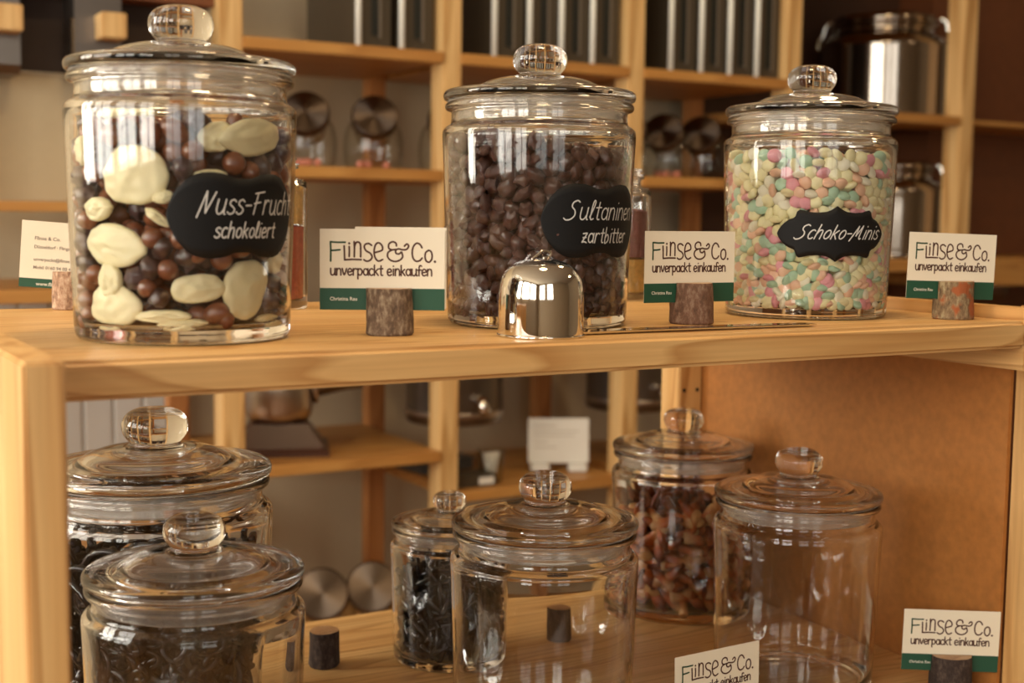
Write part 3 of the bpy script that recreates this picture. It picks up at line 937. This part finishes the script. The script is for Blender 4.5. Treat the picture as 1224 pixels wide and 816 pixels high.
join_stuff('chocolate_raisin_filling', stuff, [M['raisin']], 'chocolate raisins deeper and behind in the Sultaninen jar', 'chocolates')

# ---- jar 3: pastel lentils
P, R = pack(2300, (.0046, .0051), rin_k(K3), .047, .137, 21, None, 130)
keep = P[:, 2] < .1365
P, R = P[keep], R[keep]
LM = [blob_mesh('lentil', 1, 1, .55, sub=3, mat=M['l_' + n]) for n, c in LENT]
order = np.argsort(-front_rank(P, J3, .058)); stuff = []
for n_, i in enumerate(order):
    ki = rng.choice((0, 0, 0, 0, 0, 1, 1, 2, 2, 2, 3, 3, 4, 4))
    Rr = math.hypot(P[i][0], P[i][1])
    if Rr > .058 and rng.random() < .45: rm = wall_matrix(P[i], .5, rng)
    else: rm = rot_m((rng.gauss(0, .5), rng.gauss(0, .5), 0)) if rng.random() < .6 else rot_m((rng.uniform(0, 6), rng.uniform(0, 6), 0))
    mt = Matrix.Translation(Vector(P[i]) + Vector(J3)) @ rm @ Matrix.Scale(.0059, 4)
    if n_ < 300:
        o = link('chocolate_lentil', LM[ki]); o.matrix_world = mt
        w_ = region(P[i], J3, .136); tag(o, '%s chocolate lentil in the Schoko-Minis jar, %s' % (LENT[ki][0], w_), 'candy', '%s lentils, %s' % (LENT[ki][0], w_))
    else: stuff.append((LM[ki], mt, ki))
join_stuff('chocolate_lentil_filling', stuff, [M['l_' + n] for n, c in LENT], 'pastel chocolate lentils filling the rest of the Schoko-Minis jar', 'candy')

# ------------------------------------------------------------------ lower shelf jars
LJ = {'L': (.2597, .8760), 'C': (.5388, .8785), 'E': (.8100, .8900), 'B': (.2831, 1.060), 'A': (.5679, 1.097), 'D': (.8605, 1.1245)}
jar('empty lidded glass jar on the lower shelf, front left, before the licorice jar', (*LJ['L'], LS), .99)
jar('empty lidded glass jar mid lower shelf, right of the small licorice jar', (*LJ['C'], LS), .985, 1.015)
jar('empty lidded glass jar on the lower shelf beside the brown hardboard side', (*LJ['E'], LS), .99)
jar('widest lidded glass jar, filled with black licorice, lower shelf, left back', (*LJ['B'], LS), 1.235, 1.2)
jar('smallest lidded glass jar, full of black licorice sticks, on the lower shelf', (*LJ['A'], LS), .735)
jar('lidded glass jar of orange-brown cola gummies at the back of the lower shelf', (*LJ['D'], LS), 1.0)


# licorice sticks (small jar)
bm = bmesh.new(); add_tube(bm, [(0, 0, -.012), (0, 0, -.0115), (0, 0, .0115), (0, 0, .012)], .0026, 10, rf=lambda t: .0022 if t in (0, 1) else .0026)
stick = tomesh(bm, 'stick', True); stick.materials.append(M['licorice'])
JA = (*LJ['A'], LS)
P, R = pack(640, (.0048, .0062), rin_k(.735), .014, .100, 31, None, 90, z0=.007)
P = P[P[:, 2] < .102]
order = np.argsort(-front_rank(P, JA, .035)); stuff = []
for n_, i in enumerate(order):
    a = atan2(P[i][1], P[i][0]); tw = rng.uniform(0, pi)
    # lie tangentially to the wall
    rm = Matrix.Rotation(a, 4, 'Z') @ Matrix.Rotation(tw, 4, 'X') @ Matrix.Rotation(rng.gauss(0, .25), 4, 'Y')
    s = 1.05 if math.hypot(P[i][0], P[i][1]) < .038 else .95
    p = Vector(P[i]); p.x *= .97; p.y *= .97; p.z = min(max(p.z, .016), .100)
    mt = Matrix.Translation(p + Vector(JA)) @ rm @ Matrix.Scale(s, 4)
    if n_ < 150:
        o = link('licorice_stick', stick); o.matrix_world = mt; w_ = region(P[i], JA, .1); tag(o, 'short black licorice stick in the smallest jar, ' + w_, 'candy', 'licorice sticks, ' + w_)
    else: stuff.append((stick, mt, 0))
join_stuff('licorice_filling', stuff, [M['licorice']], 'black licorice deeper inside the smallest jar', 'candy')

# licorice laces (big jar): bent tubes
JB = (*LJ['B'], LS)
lace = []
for k in range(3):
    rr = (.016, .020, .013)[k]
    bm = bmesh.new(); add_tube(bm, [(rr * cos(t * .35), rr * sin(t * .35), .0006 * t) for t in range((12, 9, 14)[k])], .0034, 8)
    me = tomesh(bm, 'lace', True); me.materials.append(M['licorice']); lace.append(me)
P, R = pack(560, (.0085, .0105), rin_k(1.235), .035, .135, 41, None, 80, z0=.012)
P = P[P[:, 2] < .146 - 0 * P[:, 2]]
order = np.argsort(-front_rank(P, JB, .06)); stuff = []
for n_, i in enumerate(order):
    p = Vector(P[i]); p.x *= .93; p.y *= .93; p.z = max(p.z, .03)
    me = rng.choice(lace)
    mt = Matrix.Translation(p + Vector(JB)) @ wall_matrix(P[i], .45, rng) @ Matrix.Scale(.9, 4)
    if n_ < 110:
        o = link('licorice_coil', me); o.matrix_world = mt; w_ = region(P[i], JB, .15); tag(o, 'curved black licorice coil in the widest jar, ' + w_, 'candy', 'licorice coils, ' + w_)
    else: stuff.append((me, mt, 0))
join_stuff('licorice_coil_filling', stuff, [M['licorice']], 'black licorice coils deeper inside the widest jar', 'candy')

# cola gummies
bm = bmesh.new()
add_lathe(bm, catmull([(0, -.0155), (.0048, -.015), (.0062, -.0125), (.006, -.006), (.0052, -.002), (.0058, .002), (.0056, .006), (.0034, .0105), (.0024, .013), (.003, .0145), (.0022, .016), (0, .0162)], 2), 14, closed=False)
for v in bm.verts: v.co.y *= .72
gum = tomesh(bm, 'gummy', True); gum.materials.append(M['gummy'])
JD = (*LJ['D'], LS)
P, R = pack(480, (.0070, .0086), rin_k(1.0), .028, .128, 51, None, 100)
P = P[P[:, 2] < .131]
order = np.argsort(-front_rank(P, JD, .045)); stuff = []
for n_, i in enumerate(order):
    a = atan2(P[i][1], P[i][0])
    rm = Matrix.Rotation(a, 4, 'Z') @ Matrix.Rotation(rng.uniform(0, 6.28), 4, 'X') @ Matrix.Rotation(rng.gauss(0, .3), 4, 'Y') @ Matrix.Rotation(rng.uniform(0, 1), 4, 'Z')
    p = Vector(P[i]); p.x *= .96; p.y *= .96; p.z = max(p.z, .024)
    mt = Matrix.Translation(p + Vector(JD)) @ rm @ Matrix.Scale(1.12, 4)
    if n_ < 130:
        o = link('cola_gummy', gum); o.matrix_world = mt; w_ = region(P[i], JD, .13); tag(o, 'translucent orange-brown cola gummy in the back jar, ' + w_, 'candy', 'cola gummies, ' + w_)
    else: stuff.append((gum, mt, 0))
join_stuff('cola_gummy_filling', stuff, [M['gummy']], 'cola gummies deeper inside the back jar', 'candy')

# ------------------------------------------------------------------ steel measuring scoop, upside down
sc = thing('measuring_scoop', 'polished steel measuring scoop standing upside down before the Sultaninen jar', 'scoop', (.4753, .784, US))
prof = catmull([(.0292, .0004), (.0296, .003), (.0294, .02), (.0290, .031), (.0270, .0405), (.0215, .0478), (.0130, .0518), (.005, .0530), (0, .0532)], 5)
inn = [(max(r - .0012, 0), z - (.0011 if z > .002 else 0)) for r, z in prof][::-1]
bm = bmesh.new(); add_lathe(bm, inn + prof, 96, closed=False)
obj('cup', bm, M['steel_polished'], sc, True)
bm = bmesh.new(); add_lathe(bm, [(.0292, .0), (.0302, .0004), (.0303, .0016), (.0296, .0021)], 96, closed=True)
obj('rim', bm, M['steel_polished'], sc, True)
# little wire loop at the crown
bm = bmesh.new()
add_tube(bm, catmull([(-.008, 0, .0525), (-.004, .0, .0555), (.001, 0, .0585), (.007, .0, .0572), (.006, .0, .0545), (.001, 0, .0536)], 5), .0009, 8)
obj('crown_loop', bm, M['steel_polished'], sc, True)
# handle: long flat strip from the rim towards the right, lying on the board
hx, hy = .7165 - .4753, .7765 - .784
L = math.hypot(hx, hy); ha = atan2(hy, hx)
bm = bmesh.new()
n = 24; rows = []
for i in range(n + 1):
    t_ = i / n; x = .0295 + (L - .0295) * t_
    w = .0085 * (1 - .28 * t_) * (1 if t_ < .96 else .72); z = .0012 + .0004 * sin(t_ * 3.1)
    rows.append([bm.verts.new((x, -w, z)), bm.verts.new((x, w, z)), bm.verts.new((x, w, z + .0013)), bm.verts.new((x, -w, z + .0013))])
for A, B in zip(rows[:-1], rows[1:]):
    for k in range(4): bm.faces.new((A[k], A[(k + 1) % 4], B[(k + 1) % 4], B[k]))
bm.faces.new(rows[0]); bm.faces.new(rows[-1])
obj('handle', bm, M['steel_polished'], sc, rot=(0, 0, ha))

# ------------------------------------------------------------------ cards and log holders
def holder(x, y, z, mat, yaw, lab_card, lab_log, r=.0155, h=.032, seed=1, lean=0, shift=0.0, roll=0, back=0.0, card=True):
    l = log(lab_log, (x, y, z), M[mat], r, h, slot=yaw if card else None, seed=seed, lean=lean)
    if card:
        c = front_card(lab_card, (x + shift * cos(yaw), y + shift * sin(yaw), z), yaw, roll=roll, lift=h - .0152)
        return c
# yaw: rotation about z; 0 faces straight to -y (front of the rack)
c1 = holder(.3840, .8330, US, 'bark', radians(-27), 'cream and green business card between the Nuss-Frucht and Sultaninen jars', 'grey-brown bark log slice between the Nuss-Frucht and Sultaninen jars', seed=3, shift=-.005)
holder(.6425, .8335, US, 'bark_red', radians(-2), 'business card between the Sultaninen and Schoko-Minis jars', 'reddish-brown log slice with flared foot, right of the steel scoop', seed=5, lean=0, r=.0165, shift=-.002)
holder(.8860, .7905, US, 'bark_moss', radians(-13), 'business card right of the Schoko-Minis jar on the upper shelf', 'mottled orange and grey log slice right of the Schoko-Minis jar', roll=radians(1.5), seed=8, r=.0165, shift=-.004)
holder(.9180, .8050, LS, 'bark_dark', radians(-31), 'business card on the lower shelf before the brown hardboard side', 'dark log slice at the lower right before the hardboard side', roll=radians(1), seed=9, r=.0175, h=.033, shift=-.001)
holder(.6670, .8185, LS, 'bark_dark', radians(0), 'business card at the bottom edge of the picture before the rightmost empty jar', 'dark log slice holding the lowest card, cut off by the picture edge', seed=12, h=.033, shift=0, roll=radians(-1))
# second card peeping out behind the first
c = thing('business_card', 'second card peeping out behind the card left of the Sultaninen jar', 'card', (.3840 + .0125 * cos(radians(-27)) , .8330 - .0125 * sin(radians(27)) + .0004, US + .0178), radians(-27))
obj('card_sheet', box(-.036, .0262, .0006, .0009, 0, .0556), M['card'], c)
# card at the far left, seen from its back
lg = log('light bark log slice behind the Nuss-Frucht jar at the left', (.2395, 1.150, US), M['bark_light'], .0150, .0315, slot=radians(-18), seed=21)
c = thing('business_card', 'address side of a business card, left behind the Nuss-Frucht jar', 'card', (.2395, 1.1495, US + .016), radians(-18))
c.rotation_euler = (0, radians(-4.2), radians(-18)) if False else Euler((0, radians(4.2), radians(-18)))
obj('card_sheet', box(-.0425, .0425, 0, .0004, 0, .055), M['card'], c)
b_ = obj('green_band', box(-.0425, .0425, -.00008, 0, 0, .0075), M['green'], c)
for i, (tx, zz, sz) in enumerate([('Flinse & Co.', .0395, .0042), ('Düsseldorf · Flingern', .0325, .0038), ('unverpackt@flinse.co', .0222, .0038), ('Mobil 0160 94 00 4', .0155, .0038)]):
    link('printed_line', text_mesh(tx, sz), M['ink_grey'], c, loc=(-.0320, -.00016, zz), rot=(pi / 2, 0, 0))
link('printed_line', text_mesh('www.flinse', .0042), M['ink_white'], c, loc=(-.029, -.00016, .0018), rot=(pi / 2, 0, 0))
# logs without cards on the lower shelf
log('dark log slice on the lower shelf right of the front left jar', (.4545, 1.127, LS), M['bark_dark'], .0140, .033, seed=31)
log('dark log slice seen through the middle empty jar', (.690, 1.093, LS), M['bark_dark'], .0125, .034, seed=33)

# ------------------------------------------------------------------ small bottles behind the front row
def small_jar(label, loc, r, h, mats):
    t = thing('small_glass_jar', label, 'jar', loc)
    o_ = catmull([(0, .001), (r * .8, 0), (r, .004), (r, h * .5), (r, h * .80), (r * .93, h * .84), (r * .62, h * .865), (r * .55, h * .88), (r * .55, h * .915), (r * .68, h * .925), (r * .68, h * .94)], 3)
    i_ = catmull([(r * .48, h * .94), (r * .48, h * .88), (r * .85, h * .83), (r * .92, h * .79), (r * .92, .012), (r * .8, .006), (0, .006)], 3)
    bm = bmesh.new(); add_lathe(bm, o_ + i_, 48, closed=False); obj('jar_body', bm, M['glass'], t, True)
    bm = bmesh.new(); add_lathe(bm, catmull([(0, h * .93), (r * .45, h * .93), (r * .46, h * .945), (r * .7, h * .946), (r * .72, h * .955), (r * .5, h * .965), (r * .62, h * .98), (r * .6, h * .995), (r * .3, h * 1.005), (0, h * 1.006)], 2), 32, closed=False)
    obj('stopper', bm, M['glass_lid'], t, True)
    z = .008
    for k, (m, hh) in enumerate(mats):
        bm = bmesh.new(); add_lathe(bm, [(0, z), (r * .88, z), (r * .89, z + h * hh), (r * .5, z + h * hh + .002), (0, z + h * hh + .001)], 32, closed=False)
        bmesh.ops.subdivide_edges(bm, edges=bm.edges[:], cuts=1)
        for v in bm.verts:
            q = 1 + .05 * noise.noise(v.co * 350); v.co.x *= q * .96; v.co.y *= q * .96
        oo = obj('contents', bm, m, t); tag(oo, kind='stuff')
        z += h * hh + .0025
M['red_sweets'] = plain('red_sweets', (.50, .12, .06), .6, bump=1, bscale=260, var=.5)
M['yellow_sweets'] = plain('yellow_sweets', (.68, .42, .12), .6, bump=1, bscale=260, var=.4)
M['brown_sweets'] = plain('brown_sweets', (.24, .10, .09), .6, bump=1, bscale=260, var=.5)
small_jar('slim stoppered glass jar of red and yellow sweets, half hidden behind the Nuss-Frucht jar', (.4045, 1.1035, US), .0235, .130, [(M['red_sweets'], .48), (M['yellow_sweets'], .25)])
small_jar('slim stoppered glass jar with brown and yellow contents, half hidden behind the Sultaninen jar', (.7640, 1.098, US), .0235, .1295, [(M['yellow_sweets'], .25), (M['brown_sweets'], .35)])

# ------------------------------------------------------------------ far shelving
far = thing('shelving_rack', 'tall far pine shelving with white-lit posts against the back wall', 'shelf', (0, 0, 0))
FY, BY = 2.40, 2.76
PX = [(.768, .811), (1.225, 1.261), (1.672, 1.712), (2.108, 2.150), (2.676, 2.81)]
PX = [(.768, .811), (1.222, 1.262), (1.668, 1.708), (2.112, 2.152), (2.688, 2.735)]
PX0 = (.300, .343)
for i, (a, b) in enumerate([PX0] + PX):
    yy = FY if i < 5 else FY
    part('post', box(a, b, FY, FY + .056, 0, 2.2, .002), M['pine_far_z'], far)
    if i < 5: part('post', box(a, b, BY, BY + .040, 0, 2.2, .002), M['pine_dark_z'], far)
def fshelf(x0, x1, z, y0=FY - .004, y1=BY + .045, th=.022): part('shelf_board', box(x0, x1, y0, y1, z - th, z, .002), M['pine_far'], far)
for a, b in ((PX[0][1], PX[1][0]), (PX[1][1], PX[2][0]), (PX[2][1], PX[3][0])):
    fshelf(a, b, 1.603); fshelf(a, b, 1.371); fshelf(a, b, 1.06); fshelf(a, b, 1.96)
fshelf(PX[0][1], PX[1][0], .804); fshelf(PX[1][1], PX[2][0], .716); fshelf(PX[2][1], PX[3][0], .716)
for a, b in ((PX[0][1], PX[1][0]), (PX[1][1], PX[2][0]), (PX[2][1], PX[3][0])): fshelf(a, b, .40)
fshelf(PX[3][1], 2.687, 1.545); fshelf(PX[3][1], 2.687, 1.186, th=.03); fshelf(PX[3][1], 2.687, .80); part('panel', box(2.153, 2.90, 2.83, 2.842, .9, 2.1), M['dark_back'], far, 'added dark sheet standing in for the shade behind the steel cans')
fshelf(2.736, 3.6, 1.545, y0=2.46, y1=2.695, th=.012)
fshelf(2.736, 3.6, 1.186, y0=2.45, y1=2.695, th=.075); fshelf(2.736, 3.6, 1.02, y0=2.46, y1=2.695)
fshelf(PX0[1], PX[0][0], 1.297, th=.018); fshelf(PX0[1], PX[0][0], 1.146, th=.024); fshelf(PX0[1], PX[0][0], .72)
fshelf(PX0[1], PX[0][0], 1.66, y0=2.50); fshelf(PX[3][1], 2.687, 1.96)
part('panel', box(.343, .768, 2.50, 2.51, 1.30, 1.523), M['wallp'], far, 'beige panel under the steel chutes')

# dark upright bins on the top shelf
M['bin'] = plain('bin_dark', (.06, .045, .028), .4)
M['bin_slot'] = plain('bin_slot', (.008, .010, .008), .5)
M['bin_edge'] = plain('bin_edge', (.88, .88, .80), .5)
M['bin_grey'] = plain('bin_grey_edge', (.16, .13, .10), .4)
def make_bin():
    t = thing('dispenser_bin', '', 'bin')
    obj('bin_body', box(0, .076, .004, .26, 0, .30, .002), M['bin'], t)
    bm = bmesh.new(); add_tube(bm, [(.004, -.002, 0), (.004, -.002, .30)], .0062, 12); o = obj('edge_strip', bm, M['bin_edge'], t, True); o['label'] = 'bright rounded edge strip'
    obj('recess', box(.034, .047, .0, .006, .025, .30), M['bin_slot'], t)
    obj('inner_strip', box(.048, .054, -.001, .006, .02, .30, .001), M['bin_grey'], t)
    return t
def copy_tree(o, parent=None):
    c = o.copy(); COL.objects.link(c); c.parent = parent
    for ch in [k for k in o.children]: copy_tree(ch, c)
    return c
binx = [1.048, 1.134, 1.3005, 1.386, 1.4675, 1.5485, 1.788, 1.869, 1.950, 2.031]
binx = [1.045, 1.137, 1.345, 1.428, 1.506, 1.584, 1.790, 1.874, 1.955, 2.034]
names = ['left bay, left one', 'left bay, right one', 'middle bay, leftmost', 'middle bay, second from left', 'middle bay, third from left', 'middle bay, rightmost',
         'third bay, leftmost', 'third bay, second from left', 'third bay, third from left', 'third bay, rightmost']
pb = make_bin()
for i, (x, nn) in enumerate(zip(binx, names)):
    o = pb if i == 0 else copy_tree(pb)
    o.location = (x, 2.425, 1.603)
    o['label'] = 'tall dark bin with bright edge strip, top far shelf, %s' % nn; o['group'] = 'dark bins on the top far shelf'

# slant-mouth jars with steel lids
def slant_jar(label, loc, rotz, s=1.0, pink=False, group='slant-mouthed jars on the far shelves'):
    t = thing('slant_mouth_jar', label, 'jar', loc, rotz, group)
    prof = catmull([(0, 0), (.045, 0), (.056, .006), (.060, .03), (.060, .06), (.054, .085), (.042, .10), (.02, .106), (0, .107)], 3)
    bm = bmesh.new(); add_lathe(bm, [(r * s, z * s) for r, z in prof], 32, closed=False); obj('jar_body', bm, M['glass_far'], t, True)
    bm = bmesh.new(); add_lathe(bm, [(r * s, z * s) for r, z in [(.040, -.03), (.041, .0), (.041, .02), (.039, .02), (.038, 0), (.038, -.03)]], 32, closed=True)
    nk = obj('neck', bm, M['glass_far'], t, True, loc=(0, -.040 * s, .092 * s), rot=(radians(62), 0, 0))
    bm = bmesh.new(); add_lathe(bm, [(r * s, z * s) for r, z in [(0, .034), (.043, .034), (.0465, .031), (.0465, .016), (.045, .016), (.0445, .02), (0, .02)]], 48, closed=False)
    obj('steel_lid', bm, M['lid_steel'], t, loc=(0, -.040 * s, .092 * s), rot=(radians(62), 0, 0))
    if pink:
        bm = bmesh.new(); r_ = random.Random(int(loc[0] * 1000))
        for k in range(7): bmesh.ops.create_icosphere(bm, subdivisions=1, radius=.009, matrix=Matrix.Translation((r_.uniform(-.03, .03), r_.uniform(-.04, .01), .011)))
        tag(obj('pink_sweets', bm, M['pink'], t, True), kind='stuff')
    return t
M['pink'] = plain('pink_sweets', (.75, .28, .20), .5)
for nm, x, z, pk in (('left bay, leftmost', .985, 1.371, 1), ('left bay, middle one', 1.131, 1.371, 1), ('left bay, at the bright post', 1.20, 1.371, 0),
                     ('third bay, leftmost', 1.775, 1.371, 1), ('third bay, middle one', 1.878, 1.371, 1), ('third bay, rightmost', 1.985, 1.371, 0),
                     ('third bay, lower row, left', 1.83, 1.06, 0), ('third bay, lower row, right', 1.995, 1.06, 0),
                     ('lowest far shelf, left of two', 1.018, .40, 0), ('lowest far shelf, right of two', 1.128, .40, 0)):
    sl = 1.0
    if z == 1.06: sl = 1.28
    if abs(x - 1.20) < .001: x = 1.3; z = 1.371
    slant_jar('slant-mouthed jar, round steel lid: %s' % nm, (x, 2.535, z), radians(-22 if x < 1.5 else -50), sl if z > .5 else 1.15, pk)

# tabletop grinder in the left far bay
t = thing('grinder', 'tabletop grinder with steel drum, dark flared base and side spout on the far shelf', 'grinder', (.930, 2.545, .804), radians(-20))
bm = bmesh.new()
for (w, d, z) in ((.105, .10, 0), (.105, .10, .014), (.092, .085, .018), (.055, .05, .085)):
    pass
def frustum(bm, rows):
    R_ = []
    for (w, d, z) in rows: R_.append([bm.verts.new((sx * w, sy * d, z)) for sx, sy in ((-1, -1), (1, -1), (1, 1), (-1, 1))])
    for A, B in zip(R_[:-1], R_[1:]):
        for k in range(4): bm.faces.new((A[k], A[(k + 1) % 4], B[(k + 1) % 4], B[k]))
    bm.faces.new(R_[0]); bm.faces.new(R_[-1]); return bm
obj('base', frustum(bm, [(.098, .08, 0), (.098, .08, .012), (.088, .07, .016), (.055, .05, .062)]), M['darkbase'] if 'darkbase' in M else plain('dark_base', (.06, .022, .012), .3), t)
bm = bmesh.new(); add_lathe(bm, catmull([(0, .060), (.045, .061), (.062, .072), (.069, .10), (.069, .145), (.058, .170), (.03, .180), (0, .182)], 4), 48, closed=False)
obj('drum', bm, M['steel'], t, True)
bm = bmesh.new(); add_tube(bm, [(.055, 0, .14), (.085, -.01, .143), (.13, -.02, .15), (.165, -.03, .15)], .02, 20, rf=lambda q: .034 - .014 * q)
obj('spout', bm, M['steel_dark'], t, True)
bm = bmesh.new(); add_lathe(bm, [(.030, -.005), (.044, -.005), (.044, .005), (.030, .005)], 32, closed=True)
obj('spout_collar', bm, M['steel'], t, True, loc=(.07, 0, .14), rot=(0, radians(85), 0))

# drum dispensers hanging under the far shelf
def hang(label, x, zb, r, light):
    t = thing('hanging_drum', label, 'container', (x, 2.56, zb), 0, 'steel drums under the far shelf')
    top = 1.038 - zb
    bm = bmesh.new(); add_lathe(bm, catmull([(0, 0), (r * .85, 0), (r, .008), (r, .05), (r, top - .02), (r * .9, top - .001), (0, top - .001)], 3), 48, closed=False)
    obj('drum', bm, M['steel_dark'], t, True)
    bm = bmesh.new(); add_lathe(bm, [(r, .018), (r * 1.03, .020), (r * 1.03, .028), (r, .03)], 48, closed=True); obj('band', bm, M['steel'], t, True)
    bm = bmesh.new(); add_tube(bm, [(0, -r * .9, .06), (0, -r - .02, .055), (0, -r - .035, .035)], .012, 12); obj('tap', bm, M['steel_polished'], t, True)
hang('steel drum under the far shelf left of the second bright post', 1.275 - .0, .835, .066, 1) if False else None
hang('steel drum under the far shelf, seen either side of the second bright post', 1.335, .838, .105, 1)
hang('steel drum under the far shelf, seen either side of the third bright post', 1.802, .838, .105, 1)

# stand-up price sign, glass with scoop, dark tray
t = thing('table_sign', 'small white sign on two white feet on the far shelf', 'sign', (1.567, 2.50, .716), radians(-27))
t.rotation_euler = (radians(-6), 0, radians(-27))
obj('sign_panel', box(-.068, .068, 0, .003, .018, .118, .001), M['white'], t)
for sx in (-1, 1): obj('foot', box(sx * .042 - .021, sx * .042 + .021, -.018, .02, 0, .017, .003), M['white'], t)
bm = bmesh.new()
for k, (a, w) in enumerate(((.100, .05), (.088, .10), (.078, .09), (.064, .03), (.052, .05))): add_box(bm, -.055, -.055 + w, -.0006, 0, a, a + .0025)
tag(obj('faint_print', bm, plain('faint_print', (.55, .5, .44), .8), t), kind='stuff')
t = thing('drinking_glass', 'clear tumbler holding a white scoop on the far shelf', 'glass', (1.372, 2.46, .716))
bm = bmesh.new(); add_lathe(bm, [(0, 0), (.024, 0), (.030, .07), (.0285, .07), (.0225, .004), (0, .004)], 32, closed=False); obj('tumbler', bm, M['glass_far'], t, True)
w = thing('white_scoop', 'white paper scoop leaning in the tumbler on the far shelf', 'scoop', (1.372, 2.46, .7206))
bm = bmesh.new(); frustum(bm, [(.008, .003, 0), (.019, .004, .055), (.021, .004, .06)]); obj('scoop_blade', bm, M['white'], w)
t = thing('label_box', 'low dark box with a white front label on the far shelf beside the tumbler', 'box', (1.318, 2.425, .716))
obj('box_body', box(-.052, .048, 0, .06, 0, .026, .002), M['bin'], t); obj('box_label', box(.006, .042, -.001, 0, .005, .02), M['white'], t)
t = thing('dark_tray', 'flat dark grey tray lying at the back of the far shelf behind the left post', 'tray', (1.335, 2.66, .716), radians(8))
bm = box(-.07, .07, -.06, .06, 0, .022, .004); add_box(bm, -.075, .075, -.065, .065, .022, .027, .002); obj('tray_body', bm, plain('tray_grey', (.10, .10, .10), .5), t)

# steel milk cans
def can(label, loc, r, h, rotz):
    t = thing('steel_can', label, 'container', loc, rotz, 'steel cans in the right far bay')
    bm = bmesh.new(); add_lathe(bm, catmull([(0, 0), (r * .97, 0), (r, .004), (r, .05), (r, h * .62), (r, h * .70), (r * .9, h * .78), (r * .80, h * .82), (r * .78, h * .86), (r * .78, h * .9), (0, h * .9)], 3), 64, closed=False)
    obj('can_body', bm, M['steel_can'], t, True)
    bm = bmesh.new(); add_lathe(bm, [(0, h * 1.0), (r * .70, h * 1.0), (r * .76, h * .99), (r * .80, h * .96), (r * .80, h * .9), (0, h * .9)], 64, closed=False)
    obj('can_lid', bm, M['steel_can'], t, True)
    for a in (-50, 130):
        bm = bmesh.new(); ca, sa = cos(radians(a)), sin(radians(a))
        add_tube(bm, catmull([(ca * r * .83, sa * r * .83, h * .97), (ca * r * .93, sa * r * .93, h * .93), (ca * r * .96, sa * r * .96, h * .84), (ca * r * 1.05, sa * r * 1.05, h * .78), (ca * r * 1.03, sa * r * 1.03, h * .70)], 4), .006, 8)
        obj('clamp', bm, M['steel_polished'], t, True)
M['steel_can'] = plain('can_steel', (.36, .31, .26), .12, 1)
can('large shiny steel can with clamped lid on the right far shelf, upper of two', (2.648, 2.632, 1.545), .167, .27, 0)
can('shiny steel can with clamp on the right far shelf, lower of two', (2.66, 2.60, 1.186), .135, .25, radians(0))
# glass pieces on the far right shelf
for nm, x in (('left', 2.88), ('right', 2.99)):
    t = thing('stemmed_glass', 'blurred clear stemmed glass on the rightmost far shelf, %s one' % nm, 'glass', (x, 2.52, 1.02))
    bm = bmesh.new(); add_lathe(bm, catmull([(0, 0), (.03, 0), (.028, .003), (.004, .008), (.004, .04), (.022, .055), (.032, .08), (.028, .11), (.027, .11), (.03, .08), (.02, .057), (0, .05)], 3), 32, closed=False)
    obj('glass_bowl', bm, M['glass_far'], t, True)

# steel chutes with wooden blocks, top left
def chute(label, x, y, w, group='steel chutes at the top left'):
    t = thing('gravity_dispenser', label, 'dispenser', (x, y, 1.51), 0, group)
    bm = bmesh.new()
    P_ = [(.0, .015), (.012, 0), (.085, 0), (.085, .30), (0, .30)]
    A = [bm.verts.new((0, a, b)) for a, b in P_]; B = [bm.verts.new((w, a, b)) for a, b in P_]
    bm.faces.new(A); bm.faces.new(B)
    for k in range(5): bm.faces.new((A[k], A[(k + 1) % 5], B[(k + 1) % 5], B[k]))
    obj('chute_body', bm, M['steel_dark'], t)
    obj('wooden_block', box(w * .42, w * .95, -.055, -.0005, .065, .108, .002), M['pine_far_z'], t)
    obj('bright_lip', box(-.004, .0, .0, .02, .04, .10), M['steel_polished'], t)
chute('steel gravity chute with a wooden block above the Nuss-Frucht jar', .512, 2.40, .080)
chute('steel gravity chute cut off by the left picture edge', .345, 2.40, .078)
M['black'] = plain('dark_back', (.035, .018, .010), .7)
t = thing('hopper_box', 'dark brown hopper box behind the steel chutes', 'box', (.343, 2.49, 1.525))
obj('box_back', box(.001, .424, 0, .012, 0, .13), M['black'], t); obj('box_top', box(.001, .424, -.06, .012, .13, .15), M['brown_panel'], t)
